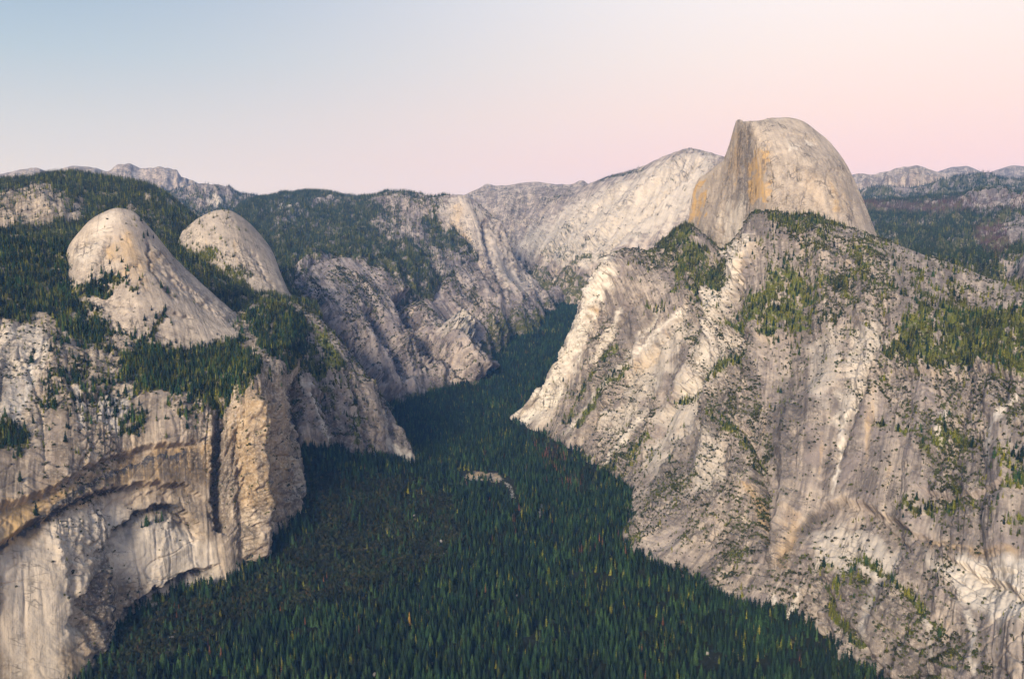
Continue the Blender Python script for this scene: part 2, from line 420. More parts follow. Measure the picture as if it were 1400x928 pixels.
C_NORTH = [
 [(40, 440, 2950), (62, 400, 3080), (78, 372, 3180), (88, 356, 3250)],
 [(85, 455, 2870), (88, 400, 3010), (93, 362, 3120), (96, 334, 3210)],
 [(125, 468, 2830), (118, 400, 2950), (116, 350, 3050), (121, 304, 3160)],
 [(165, 478, 2810), (155, 402, 2920), (145, 345, 3010), (142, 291, 3135)],
 [(200, 488, 2800), (188, 400, 2905), (172, 340, 3000), (161, 285, 3130)],
 [(235, 495, 2810), (220, 412, 2905), (196, 345, 3015), (182, 290, 3145)],
 [(270, 495, 2830), (250, 422, 2935), (224, 363, 3045), (203, 310, 3160)],
 [(305, 485, 2880), (280, 434, 2970), (256, 393, 3060), (238, 352, 3170)],
 [(338, 470, 2950), (318, 447, 3010), (300, 425, 3080), (286, 398, 3170)],
 [(360, 462, 3020), (350, 452, 3060), (342, 446, 3100), (334, 440, 3170)],
]
C_BASKET = [
 [(236, 345, 4000), (244, 330, 4060), (250, 316, 4150)],
 [(272, 365, 3900), (270, 325, 3980), (270, 299, 4120)],
 [(308, 395, 3800), (300, 335, 3920), (292, 289, 4120)],
 [(345, 415, 3750), (335, 350, 3900), (318, 290, 4130)],
 [(377, 425, 3750), (362, 365, 3920), (343, 307, 4150)],
 [(394, 420, 3830), (382, 380, 3950), (368, 337, 4170)],
 [(406, 418, 3950), (396, 402, 4050), (386, 380, 4180)],
 [(412, 416, 4100), (406, 410, 4150), (398, 405, 4200)],
]
C_INDIAN = [
 [(-540, 470, 3200), (-520, 360, 3900), (-500, 275, 4800)],
 [(-160, 440, 3250), (-150, 335, 3900), (-140, 255, 4800)],
 [(0, 425, 3300), (0, 325, 3900), (0, 247, 4800)],
 [(60, 415, 3350), (60, 312, 3950), (55, 241, 4900)],
 [(110, 405, 3400), (110, 310, 4000), (105, 237, 5000)],
 [(170, 405, 3450), (165, 312, 4050), (160, 246, 5000)],
 [(230, 415, 3500), (222, 325, 4050), (215, 259, 4900)],
 [(285, 425, 3500), (265, 345, 4050), (250, 285, 4750)],
 [(345, 435, 3500), (310, 378, 4000), (280, 310, 4600)],
 [(400, 440, 3550), (370, 405, 3950), (330, 345, 4400)],
 [(440, 440, 3700), (420, 420, 4000), (395, 395, 4300)],
]
C_HOFF = [
 [(-520, 300, 11500), (-510, 268, 12500), (-500, 250, 14000)],
 [(-160, 290, 11500), (-150, 258, 12500), (-140, 240, 14000)],
 [(0, 290, 11500), (0, 262, 12500), (0, 244, 14000)],
 [(40, 290, 11500), (40, 258, 12500), (42, 236, 14000)],
 [(75, 290, 11500), (72, 258, 12500), (70, 238, 14000)],
 [(105, 290, 11500), (105, 256, 12500), (106, 231, 14000)],
 [(145, 290, 11500), (145, 256, 12500), (148, 238, 14000)],
 [(165, 292, 11300), (163, 256, 12500), (164, 230, 14050)],
 [(180, 294, 11200), (178, 256, 12500), (179, 227, 14050)],
 [(194, 296, 11200), (192, 258, 12500), (192, 234, 14050)],
 [(212, 298, 11000), (212, 258, 12400), (211, 234, 14000)],
 [(236, 300, 10800), (236, 262, 12200), (235, 234, 14000)],
 [(256, 302, 10500), (254, 272, 11800), (252, 247, 13600)],
 [(285, 304, 10200), (282, 276, 11400), (280, 258, 13000)],
 [(315, 306, 10000), (312, 282, 11000), (308, 262, 12600)],
 [(350, 308, 9800), (348, 286, 10600), (345, 271, 12000)],
 [(420, 315, 9500), (420, 295, 10200), (420, 282, 11500)],
]
C_BLUE = [
 [(225, 320, 8000), (225, 290, 9000), (222, 272, 10300)],
 [(250, 325, 7600), (248, 288, 8800), (246, 264, 10300)],
 [(275, 330, 7400), (272, 288, 8700), (270, 258, 10300)],
 [(305, 335, 7200), (302, 290, 8500), (300, 259, 10200)],
 [(335, 340, 7000), (332, 298, 8200), (328, 268, 9900)],
 [(370, 345, 6900), (366, 305, 8000), (362, 279, 9500)],
 [(410, 350, 6900), (405, 315, 8000), (402, 295, 9300)],
]
C_PLATEAU = [
 [(285, 470, 3900), (290, 400, 4700), (300, 330, 6000), (305, 305, 7600)],
 [(350, 440, 4100), (345, 370, 5100), (343, 310, 6600), (343, 274, 8600)],
 [(400, 398, 4600), (398, 355, 5400), (396, 305, 6900), (398, 265, 8900)],
 [(435, 368, 5150), (438, 340, 5800), (438, 300, 7200), (438, 262, 9000)],
 [(480, 366, 5300), (482, 335, 6000), (486, 300, 7200), (488, 271, 8600)],
 [(525, 380, 5350), (525, 340, 6050), (526, 300, 7100), (528, 263, 8300)],
 [(560, 398, 5400), (560, 345, 6150), (560, 305, 6900), (560, 263, 7900)],
 [(600, 398, 5700), (595, 350, 6300), (590, 312, 6850), (588, 270, 7500)],
 [(640, 372, 6300), (635, 345, 6550), (625, 310, 6950), (615, 268, 7450)],
 [(690, 365, 6900), (680, 345, 7000), (670, 320, 7200), (655, 290, 7450)],
]
C_CANYON = [
 [(425, 620, 3850), (385, 480, 4150), (340, 400, 4350)],
 [(500, 610, 3950), (440, 465, 4380), (396, 388, 4680)],
 [(545, 590, 4130), (500, 450, 4620), (436, 357, 5180)],
 [(585, 560, 4370), (545, 445, 4850), (484, 357, 5320)],
 [(622, 545, 4570), (580, 452, 4960), (528, 372, 5350)],
 [(658, 521, 4760), (606, 460, 5030), (556, 393, 5380)],
 [(648, 502, 5020), (605, 445, 5330), (574, 404, 5560)],
 [(662, 472, 5300), (632, 432, 5550), (602, 388, 5800)],
 [(700, 450, 5600), (672, 405, 6000), (642, 352, 6500)],
 [(740, 445, 5900), (715, 405, 6300), (690, 365, 6900)],
]
C_WATKINS = [
 [(585, 400, 5950), (572, 310, 7000), (556, 268, 7500)],
 [(618, 410, 5850), (608, 325, 6750), (588, 271, 7300)],
 [(650, 428, 5750), (634, 335, 6680), (613, 267, 7250)],
 [(690, 442, 5720), (660, 338, 6620), (638, 268, 7200)],
 [(720, 446, 5800), (682, 355, 6620), (661, 284, 7150)],
 [(740, 440, 6000), (700, 373, 6700), (678, 304, 7100)],
 [(752, 428, 6300), (716, 384, 6800), (689, 338, 7100)],
 [(758, 416, 6600), (738, 397, 6900), (718, 371, 7100)],
 [(768, 412, 6800), (757, 405, 7000), (750, 399, 7100)],
]
C_CLOUDS = [
 [(640, 350, 8300), (640, 310, 9500), (640, 268, 11500)],
 [(690, 375, 7600), (705, 315, 9000), (722, 256, 11200)],
 [(715, 395, 7200), (750, 310, 8700), (790, 257, 10500)],
 [(735, 408, 6950), (785, 315, 8200), (838, 242, 9700)],
 [(755, 418, 6800), (815, 315, 7800), (882, 228, 8950)],
 [(785, 428, 6650), (850, 310, 7500), (922, 210, 8550)],
 [(825, 435, 6500), (885, 310, 7250), (945, 204, 8450)],
 [(875, 438, 6400), (925, 315, 7150), (970, 209, 8350)],
 [(945, 440, 6300), (975, 320, 7100), (998, 217, 8280)],
 [(1080, 442, 6250), (1075, 335, 7100), (1065, 245, 8280)],
]
def crestcols(pts, D0, D1, drop):
    return [[(x, y+drop, D0), (x, y+drop*.45, D0*.5+D1*.5), (x, y, D1)] for x, y in pts]
C_TENAYA = crestcols([(600, 280), (625, 272), (645, 264), (655, 259), (665, 253), (680, 256), (695, 255), (712, 252), (735, 251), (750, 253), (765, 254), (785, 253), (793, 249), (797, 249), (806, 255), (830, 262), (860, 272)], 10500, 12500, 42)
C_EAST = crestcols([(1120, 252), (1150, 247), (1172, 243), (1195, 243), (1218, 238), (1238, 234), (1253, 231), (1268, 235), (1290, 242), (1312, 247), (1345, 251), (1420, 256), (1500, 256), (1900, 262)], 11500, 14500, 30)
C_EASTB = crestcols([(1240, 247), (1280, 238), (1305, 231), (1320, 230), (1335, 235), (1348, 240), (1365, 235), (1385, 229), (1400, 230), (1425, 224), (1460, 230), (1520, 240), (1900, 262)], 15000, 17500, 26)
C_EASTH = crestcols([(1130, 275), (1165, 264), (1200, 258), (1240, 257), (1270, 253), (1300, 247), (1325, 242), (1345, 239), (1370, 243), (1400, 247), (1450, 250), (1520, 255), (1900, 266)], 9800, 11500, 34)
C_FOREST = [
 [(1120, 440, 4200), (1120, 345, 5900), (1125, 305, 7400), (1130, 284, 9200)],
 [(1200, 440, 4150), (1200, 345, 5900), (1200, 305, 7400), (1200, 279, 9200)],
 [(1260, 440, 4100), (1260, 345, 5800), (1260, 302, 7300), (1258, 276, 9200)],
 [(1310, 440, 4050), (1310, 345, 5700), (1310, 297, 7100), (1310, 267, 8800)],
 [(1350, 440, 4000), (1350, 343, 5600), (1350, 296, 7000), (1350, 265, 8700)],
 [(1400, 440, 3950), (1400, 340, 5500), (1400, 295, 7000), (1400, 268, 8800)],
 [(1550, 440, 3900), (1550, 340, 5400), (1550, 295, 7000), (1550, 268, 8800)],
 [(2050, 460, 3800), (2050, 350, 5400), (2050, 305, 7000), (2050, 278, 8800)],
]
# __TABLES__
LINES['right'] = [
 ('tree', 11, .6, [(745, 612), (805, 632), (850, 668), (842, 715), (832, 760), (872, 795), (915, 830), (1000, 862), (1090, 878), (1200, 925)]), ('tree', 7, .7, [(830, 655), (862, 630), (890, 600)]), ('tree', 7, .6, [(850, 760), (900, 730), (930, 690)]), ('tree', 8, .6, [(1000, 850), (1020, 810), (1015, 780)]),
 ('groove', 5, 55, [(1018, 585), (1030, 615), (1040, 660), (1045, 720), (1058, 765)]),
 ('groove', 5, 30, [(985, 335), (960, 400), (925, 450), (880, 500), (830, 560), (790, 610), (760, 640)]),
 ('groove', 5, 22, [(900, 430), (860, 480), (815, 530), (780, 590)]),
 ('groove', 5, 24, [(1030, 420), (990, 480), (935, 550), (900, 610), (860, 660)]),
 ('groove', 4, 20, [(880, 400), (845, 450), (815, 500), (785, 550), (770, 590)]),
 ('groove', 6, 24, [(1215, 440), (1195, 510), (1165, 580), (1145, 640)]),
 ('groove', 4, 20, [(1330, 540), (1290, 590), (1270, 640)]),
 ('groove', 4, 20, [(1125, 790), (1150, 840), (1185, 885), (1210, 930)]),
 ('rib', 7, 26, [(1024, 322), (1026, 350), (1015, 380), (995, 415), (982, 440)]), ('pale', 6, .8, [(1022, 325), (1026, 350), (1014, 380), (996, 415), (980, 450), (960, 500)]), ('ochre', 5, .8, [(1026, 330), (1028, 352), (1018, 375)]),
 ('rib', 9, 34, [(1030, 345), (1005, 400), (975, 450), (940, 520), (905, 590), (880, 640)]),
 ('rib', 7, 30, [(1010, 470), (980, 530), (940, 600), (905, 660)]),
 ('rib', 8, 34, [(845, 350), (810, 400), (795, 460), (765, 520), (735, 560)]),
 ('rib', 10, 40, [(1080, 540), (1075, 620), (1080, 700), (1060, 780)]),
 ('step', 55, 30, [(1085, 735), (1105, 705), (1135, 690), (1160, 684), (1200, 700), (1240, 720), (1275, 742)]),
 ('step', 30, 16, [(1185, 690), (1225, 730), (1255, 760)]),
 ('step', 25, 22, [(1290, 755), (1340, 785), (1380, 800), (1420, 830)]),
 ('step', 25, 10, [(1330, 770), (1400, 790)]),
 ('step', 30, 20, [(1215, 515), (1270, 512), (1330, 500), (1400, 520)]),
 ('step', 22, 18, [(1250, 668), (1300, 676), (1400, 660)]),
 ('step', 40, 18, [(985, 452), (1040, 462), (1110, 452)]),
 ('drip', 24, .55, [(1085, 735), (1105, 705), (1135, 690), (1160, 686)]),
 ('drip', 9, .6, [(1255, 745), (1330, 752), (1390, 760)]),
 ('ochre', 5, .6, [(1250, 742), (1290, 744), (1330, 752), (1400, 762)]),
 ('ochre', 5, .7, [(1025, 665), (1036, 690), (1042, 720)]),
 ('ochre', 6, .4, [(1090, 700), (1085, 745), (1070, 780)]),
 ('ochre', 9, .9, [(905, 480), (885, 500), (870, 510)]),
 ('ochre', 7, .9, [(820, 420), (810, 435)]),
 ('pale', 3, 1., [(1165, 560), (1150, 590), (1150, 640), (1140, 680)]),
 ('pale', 3, 1., [(905, 425), (870, 470), (830, 520), (800, 560), (775, 590)]),
 ('pale', 3, 1., [(945, 420), (905, 450), (870, 490), (830, 530), (795, 570), (770, 600)]),
 ('pale', 3, .9, [(850, 420), (835, 460), (810, 500)]),
 ('pale', 3, 1., [(885, 570), (860, 610), (830, 645)]),
 ('pale', 4, .9, [(985, 455), (960, 500), (935, 555)]),
 ('pale', 5, .9, [(1195, 840), (1185, 880)]), ('pale', 4, .9, [(1200, 780), (1190, 850), (1180, 890)]),
 ('pale', 4, .8, [(1095, 800), (1085, 860), (1075, 880)]), ('pale', 3, .8, [(1062, 810), (1052, 850)]),
 ('pale', 3, .9, [(1290, 560), (1280, 610)]), ('pale', 4, .9, [(1400, 540), (1370, 570), (1350, 600), (1355, 640)]),
 ('pale', 4, .8, [(1260, 830), (1270, 870), (1275, 925)]), ('pale', 4, .8, [(1320, 830), (1335, 880), (1340, 928)]),
 ('tree', 5, .95, [(850, 470), (800, 530), (775, 580)]), ('tree', 6, .95, [(860, 500), (835, 525), (810, 560), (790, 590)]),
 ('tree', 5, .95, [(1030, 460), (985, 520), (920, 560)]), ('tree', 6, .95, [(970, 560), (1000, 590), (1030, 610), (1045, 650)]),
 ('tree', 5, .95, [(900, 600), (860, 630), (830, 660)]), ('tree', 5, .95, [(1130, 800), (1150, 850), (1185, 890)]),
 ('tree', 5, .95, [(1190, 580), (1230, 590), (1300, 600)]), ('tree', 6, .95, [(1170, 760), (1230, 800), (1290, 870)]),
]
AREAS['right'] = [
 ('pale', .5, 8, [(880, 480), (935, 425), (955, 450), (900, 540), (850, 605), (828, 592)]), ('pale', .5, 8, [(962, 475), (1002, 450), (1012, 480), (960, 565), (905, 652), (882, 640)]), ('pale', .4, 8, [(1100, 470), (1150, 455), (1160, 520), (1130, 560), (1105, 540)]), ('dark', .4, 10, [(1060, 520), (1085, 510), (1095, 650), (1070, 700), (1050, 620)]), ('dark', .35, 10, [(870, 425), (890, 440), (800, 570), (772, 606), (780, 570)]), ('dark', .35, 10, [(1000, 520), (1020, 530), (945, 640), (880, 700), (905, 640)]), ('dark', .3, 14, [(1130, 800), (1220, 790), (1290, 870), (1330, 928), (1200, 928)]),
 ('pale', 1., 8, [(690, 583), (720, 560), (752, 515), (790, 430), (820, 365), (842, 343), (835, 395), (812, 440), (795, 490), (775, 530), (750, 570), (720, 582)]),
 ('pale', .8, 6, [(985, 345), (1022, 318), (1030, 342), (1022, 370), (1000, 415), (985, 435), (968, 425)]),
 ('ochre', .5, 5, [(1010, 320), (1024, 322), (1028, 345), (1010, 395), (1000, 390)]),
 ('pale', .85, 10, [(1270, 765), (1330, 760), (1420, 775), (1420, 860), (1370, 850), (1320, 830)]),
 ('pale', .6, 8, [(1100, 730), (1150, 715), (1230, 750), (1210, 790), (1120, 790)]),
 ('pale', .6, 8, [(1170, 460), (1205, 450), (1210, 490), (1180, 540), (1155, 600), (1140, 580), (1165, 520)]),
 ('pale', .5, 8, [(950, 590), (985, 590), (1000, 640), (975, 690), (955, 665)]),
 ('tree', .95, 7, [(998, 445), (1010, 415), (1040, 398), (1060, 372), (1090, 365), (1112, 385), (1114, 430), (1100, 452), (1060, 457), (1030, 453)]),
 ('tree', .75, 6, [(1035, 285), (1060, 278), (1090, 295), (1130, 300), (1152, 312), (1150, 327), (1110, 330), (1075, 322), (1045, 307)]),
 ('tree', .55, 6, [(1060, 350), (1100, 330), (1145, 340), (1120, 362), (1075, 378)]),
 ('tree', .95, 9, [(1213, 507), (1222, 470), (1245, 440), (1270, 415), (1300, 405), (1340, 420), (1420, 435), (1420, 520), (1370, 515), (1330, 490), (1290, 502), (1262, 514), (1240, 500)]),
 ('tree', .95, 4, [(888, 322), (905, 306), (930, 300), (948, 302), (946, 318), (925, 345), (900, 342)]),
 ('tree', .95, 4, [(920, 372), (945, 335), (962, 330), (968, 350), (952, 385), (930, 402)]),
 ('tree', .95, 4, [(955, 378), (975, 350), (993, 348), (988, 385), (965, 408), (944, 412)]),
 ('tree', .6, 4, [(885, 425), (905, 412), (915, 430), (895, 440)]),
 ('tree', .7, 5, [(1255, 592), (1310, 578), (1348, 590), (1310, 618), (1270, 612)]),
 ('tree', .7, 5, [(1235, 692), (1290, 680), (1332, 688), (1290, 708), (1250, 707)]),
 ('tree', .6, 5, [(1125, 788), (1150, 783), (1195, 795), (1190, 825), (1150, 820)]),
 ('tree', .6, 6, [(1350, 645), (1400, 600), (1420, 660), (1365, 672)]),
 ('tree', .6, 6, [(1355, 690), (1420, 680), (1420, 735), (1350, 725)]),
 ('tree', .44, 25, [(1030, 330), (1190, 328), (1290, 362), (1420, 395), (1420, 520), (1300, 440), (1200, 450), (1130, 480), (1030, 480)]),
 ('tree', .35, 8, [(1060, 470), (1085, 470), (1085, 560), (1060, 560)]),
 ('tree', .35, 8, [(850, 350), (900, 355), (890, 385), (850, 380)]),
 ('tree', .7, 6, [(930, 830), (1000, 835), (1100, 872), (1140, 930), (900, 930)]),
 ('tree', .5, 5, [(770, 545), (800, 510), (815, 515), (790, 560), (775, 580)]),
 ('tree', .35, 8, [(860, 600), (920, 600), (900, 640), (860, 650)]),
]
LINES['half'] = [
 ('step', 12, 7, [(1060, 190), (1085, 180), (1110, 190), (1125, 205)]), ('step', 12, 7, [(1120, 260), (1130, 235), (1145, 228), (1155, 245)]), ('groove', 2, 7, [(1060, 250), (1068, 265), (1078, 282)]), ('pale', 3, .8, [(1100, 195), (1112, 198)]), ('pale', 4, .7, [(1078, 205), (1085, 200), (1092, 205)]), ('step', 10, 6, [(1140, 270), (1160, 268), (1175, 285)]), ('groove', 2, 8, [(1112, 250), (1104, 268), (1098, 284)]),
 ('dark', 4, .4, [(1025, 172), (1024, 200), (1022, 230), (1018, 260), (1019, 285)]),
 ('dark', 2, .5, [(1012, 180), (1010, 240)]), ('dark', 2, .5, [(1043, 195), (1048, 240)]),
 ('step', 14, 8, [(1078, 245), (1085, 232), (1094, 238), (1097, 250)]),
 ('groove', 2.5, 8, [(1110, 245), (1100, 265), (1095, 285)]), ('groove', 2.5, 6, [(1090, 260), (1078, 270)]),
 ('rib', 3, 5, [(1100, 240), (1120, 220), (1140, 215)]),
 ('step', 10, 6, [(1100, 190), (1115, 188)]), ('step', 10, 6, [(1145, 232), (1155, 231)]),
 ('groove', 3, 16, [(1050, 195), (1054, 240), (1051, 280)]),
 ('groove', 3, 3, [(993, 215), (988, 260), (985, 300), (990, 340)]),
 ('ochre', 5, .5, [(1130, 250), (1150, 280), (1140, 290)]),
]
AREAS['half'] = [
 ('dark', .30, 3, [(1014, 170), (1032, 172), (1026, 230), (1024, 285), (1010, 285), (1014, 220)]),
 ('ochre', 1.1, 2, [(1029, 212), (1042, 200), (1048, 230), (1050, 280), (1030, 281), (1024, 265)]),
 ('ochre', 1.2, 3, [(956, 242), (964, 242), (962, 280), (953, 310), (947, 300), (948, 280)]),
 ('ochre', .45, 4, [(1005, 172), (1020, 175), (1012, 240), (998, 260), (1000, 210)]),
 ('pale', .6, 6, [(990, 290), (1015, 270), (1020, 330), (990, 340)]),
 ('ochre', .15, 8, [(1090, 230), (1150, 240), (1170, 300), (1110, 290)]),
]
LINES['left'] = [('tree', 5, .6, [(175, 840), (230, 815), (305, 806), (360, 772), (425, 712)]), 
 ('groove', 6, 55, [(300, 545), (297, 575), (296, 610), (295, 650), (297, 700), (303, 730)]),
 ('groove', 5, 30, [(392, 530), (398, 570), (404, 620), (408, 670)]),
 ('step', 60, 34, [(-60, 790), (0, 742), (40, 712), (90, 690), (135, 668), (200, 658), (255, 660), (290, 690)]),
 ('step', 40, 30, [(-60, 725), (0, 690), (60, 670), (100, 648), (150, 622), (200, 612), (285, 600)]),
 ('step', 40, 34, [(130, 760), (150, 735), (170, 712), (200, 692), (230, 685), (262, 700), (280, 735)]),
 ('step', 45, 36, [(150, 870), (165, 840), (190, 815), (225, 795), (260, 778), (300, 772)]),
 ('step', 30, 24, [(90, 860), (110, 820), (130, 790), (150, 760)]),
 ('step', 24, 8, [(140, 700), (165, 680), (195, 668)]),
 ('step', 24, 8, [(175, 690), (200, 670), (240, 668)]),
 ('step', 18, 10, [(240, 705), (265, 715), (275, 740)]),
 ('rib', 12, 40, [(345, 540), (345, 620), (350, 700), (345, 770)]),
 ('groove', 6, 22, [(322, 580), (325, 640), (330, 720), (335, 790)]),
 ('groove', 5, 14, [(100, 770), (105, 830), (130, 900)]),
 ('rib', 10, 25, [(145, 770), (140, 830), (130, 900)]),
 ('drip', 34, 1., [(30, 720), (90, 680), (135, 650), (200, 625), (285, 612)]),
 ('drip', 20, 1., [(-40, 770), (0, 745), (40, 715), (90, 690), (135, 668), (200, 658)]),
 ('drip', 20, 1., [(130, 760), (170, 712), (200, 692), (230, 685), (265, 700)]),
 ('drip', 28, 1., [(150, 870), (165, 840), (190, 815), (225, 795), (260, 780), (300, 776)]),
 ('dark', 7, .45, [(298, 570), (297, 620), (300, 680)]),
 ('dark', 8, .7, [(155, 770), (140, 830), (150, 880)]),
 ('pale', 4, .9, [(60, 465), (45, 500), (35, 545), (15, 585)]), ('pale', 3, .8, [(65, 470), (55, 510)]),
 ('pale', 4, .8, [(105, 530), (110, 570), (108, 590)]),
 ('dark', 10, .35, [(15, 470), (5, 520), (-5, 560)]),
 ('pale', 6, .7, [(30, 780), (28, 928)]), ('pale', 6, .7, [(85, 740), (95, 800)]), ('pale', 5, .6, [(70, 800), (65, 928)]),
 ('tree', 4, .5, [(60, 690), (35, 710)]), ('tree', 3, .6, [(175, 735), (205, 718), (235, 708)]), ('tree', 4, .5, [(140, 650), (160, 645)]),
 ('tree', 4, .45, [(205, 780), (230, 765)]), ('tree', 3, .4, [(50, 570), (30, 600)]),
 ('groove', 4, 12, [(215, 430), (205, 460), (200, 500)]),
 ('step', 20, 10, [(120, 550), (150, 530), (178, 545)]),
]
AREAS['left'] = [
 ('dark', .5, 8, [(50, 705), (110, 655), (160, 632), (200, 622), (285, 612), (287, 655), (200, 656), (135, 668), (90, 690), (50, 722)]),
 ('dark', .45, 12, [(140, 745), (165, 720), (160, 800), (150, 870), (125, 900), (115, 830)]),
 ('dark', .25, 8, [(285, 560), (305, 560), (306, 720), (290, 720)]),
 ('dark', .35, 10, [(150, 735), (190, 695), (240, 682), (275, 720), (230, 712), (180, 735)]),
 ('ochre', .9, 10, [(80, 660), (150, 632), (260, 606), (288, 610), (290, 655), (240, 655), (180, 655), (120, 690), (60, 720), (0, 760), (0, 690)]),
 ('ochre', .5, 10, [(308, 560), (355, 530), (388, 560), (395, 640), (380, 720), (330, 690)]),
 ('ochre', .35, 15, [(0, 760), (120, 700), (200, 800), (100, 930), (0, 930)]),
 ('pale', .55, 15, [(0, 765), (90, 705), (150, 690), (230, 700), (280, 745), (300, 820), (230, 815), (130, 780), (80, 930), (0, 930)]),
 ('pale', .5, 8, [(0, 450), (60, 450), (55, 500), (30, 560), (0, 600)]),
 ('pale', .6, 6, [(135, 545), (175, 540), (180, 575), (150, 595), (130, 580)]),
 ('tree', 1., 6, [(163, 505), (178, 470), (205, 455), (215, 432), (232, 468), (262, 480), (300, 465), (335, 478), (358, 510), (322, 548), (292, 562), (250, 547), (200, 543), (170, 532)]),
 ('tree', 1., 6, [(-160, 280), (0, 310), (40, 330), (70, 330), (100, 300), (108, 345), (110, 382), (95, 395), (75, 420), (40, 445), (-160, 430)]),
 ('tree', .95, 5, [(95, 398), (150, 378), (190, 386), (182, 398), (110, 414)]),
 ('tree', .95, 6, [(55, 432), (110, 425), (172, 440), (178, 458), (120, 470), (70, 450)]),
 ('tree', .9, 5, [(-60, 600), (20, 573), (42, 600), (35, 625), (-60, 640)]),
 ('tree', .8, 5, [(150, 590), (190, 558), (202, 575), (187, 597)]), ('tree', .7, 4, [(110, 563), (128, 540), (142, 545), (122, 577)]),
 ('tree', .5, 6, [(205, 590), (240, 560), (285, 560), (280, 578), (215, 592)]),
 ('tree', .5, 6, [(308, 545), (330, 530), (360, 512), (372, 520), (330, 550), (318, 560)]),
 ('tree', .95, 6, [(30, 400), (95, 395), (180, 402), (185, 440), (160, 452), (60, 440)]),
 ('tree', .42, 12, [(70, 460), (160, 470), (200, 540), (160, 600), (100, 600), (60, 560)]),
 ('tree', .9, 6, [(330, 425), (420, 430), (440, 470), (400, 520), (375, 500), (340, 450)]),
 ('tree', .5, 5, [(200, 480), (330, 450), (335, 480), (230, 500)]),
]
LINES['north'] = [
 ('step', 14, 9, [(104, 338), (128, 326), (155, 322), (182, 330)]), ('step', 12, 8, [(118, 388), (150, 392), (190, 386), (215, 398)]), ('step', 12, 8, [(205, 432), (235, 425), (262, 435)]), ('rib', 5, 10, [(205, 335), (235, 375), (275, 412), (315, 440)]), ('dark', 2, .6, [(152, 322), (143, 345), (136, 372)]), ('dark', 2, .5, [(202, 330), (206, 365), (230, 398), (248, 410)]), ('tree', 4, .9, [(205, 470), (215, 440), (232, 418)]),
 ('groove', 2, 9, [(200, 320), (203, 345), (205, 365), (225, 395), (240, 410)]),
 ('groove', 2.5, 8, [(148, 325), (142, 345), (135, 365), (133, 385)]),
 ('step', 14, 9, [(148, 372), (170, 366), (192, 360)]),
 ('groove', 2, 8, [(215, 368), (235, 385), (250, 400)]),
 ('step', 10, 6, [(270, 418), (285, 410), (295, 408)]),
 ('tree', 3, .3, [(160, 300), (175, 310), (185, 325)]),
 ('pale', 10, .5, [(155, 290), (130, 330), (110, 360)]),
]
AREAS['north'] = [
 ('tree', 1., 6, [(40, 385), (95, 405), (165, 452), (205, 472), (215, 500), (150, 490), (70, 455), (30, 430)]),
 ('ochre', .5, 7, [(148, 350), (165, 320), (200, 335), (215, 360), (200, 380), (165, 380)]),
 ('tree', .3, 6, [(155, 300), (175, 292), (190, 315), (175, 325)]),
 ('tree', .9, 5, [(92, 398), (150, 378), (190, 386), (182, 398), (110, 416)]),
 ('tree', .5, 5, [(212, 415), (240, 420), (235, 440), (215, 440)]),
]
LINES['column'] = [('tree', 9, .65, [(405, 660), (440, 650), (480, 655), (520, 650), (560, 636)]), 
 ('groove', 5, 35, [(402, 470), (398, 510), (402, 560), (400, 620)]), ('groove', 4, 28, [(470, 500), (490, 560), (500, 620), (505, 660)]), ('groove', 4, 22, [(430, 480), (445, 540), (460, 600), (470, 650)]),
 ('rib', 7, 30, [(492, 520), (515, 580), (530, 650)]), ('rib', 6, 25, [(410, 480), (425, 540), (440, 600), (450, 650)]), ('pale', 4, 1., [(405, 500), (425, 545), (440, 585), (448, 605)]), ('pale', 3, .8, [(520, 580), (545, 620), (560, 640)]),
 ('tree', 5, .9, [(480, 540), (485, 580), (480, 610)]), ('tree', 4, .8, [(500, 600), (530, 640)]), ('tree', 5, .9, [(520, 545), (550, 600), (572, 632)]), ('dark', 5, .6, [(400, 560), (410, 620)]), ('step', 20, 16, [(410, 530), (440, 540), (470, 535)])]
AREAS['column'] = [('tree', .95, 6, [(330, 420), (380, 405), (432, 440), (455, 470), (474, 500), (450, 517), (420, 517), (398, 490), (370, 480)]), ('tree', .5, 8, [(400, 500), (480, 500), (500, 560), (470, 600), (430, 560)]), ('ochre', .5, 8, [(420, 600), (445, 600), (450, 640), (430, 640)])]
LINES['basket'] = [('groove', 2, 9, [(340, 340), (360, 375), (375, 400)]), ('step', 12, 8, [(320, 355), (345, 365), (360, 385)])]
AREAS['basket'] = [('tree', .25, 8, [(252, 315), (290, 292), (330, 300), (300, 330), (262, 330)]), ('tree', .8, 6, [(240, 330), (300, 345), (330, 370), (360, 410), (300, 400), (240, 360)])]
AREAS['indian'] = [
 ('tree', 1., 4, [(-700, 200), (450, 200), (450, 520), (-700, 520)]),
 ('clear', .93, 5, [(-40, 292), (20, 262), (50, 250), (72, 258), (82, 275), (118, 283), (110, 297), (60, 310), (20, 306), (-40, 330)]),
 ('bump', 45, 40, [(-40, 300), (20, 262), (50, 248), (75, 256), (85, 275), (115, 285), (60, 312), (-40, 335)]),
 ('clear', .6, 3, [(175, 285), (200, 292), (205, 300), (180, 298)]), ('clear', .55, 4, [(215, 262), (245, 272), (240, 285), (220, 275)]),
 ('clear', .7, 5, [(-40, 320), (20, 322), (30, 345), (10, 400), (-40, 400)]),
]
AREAS['hoff'] = [('tree', .55, 4, [(245, 262), (360, 262), (420, 330), (240, 320), (200, 285)]), ('clear', .8, 3, [(160, 225), (240, 232), (255, 255), (215, 280), (160, 250)]),
 ('clear', .9, 3, [(280, 278), (300, 271), (308, 280), (290, 284)])]
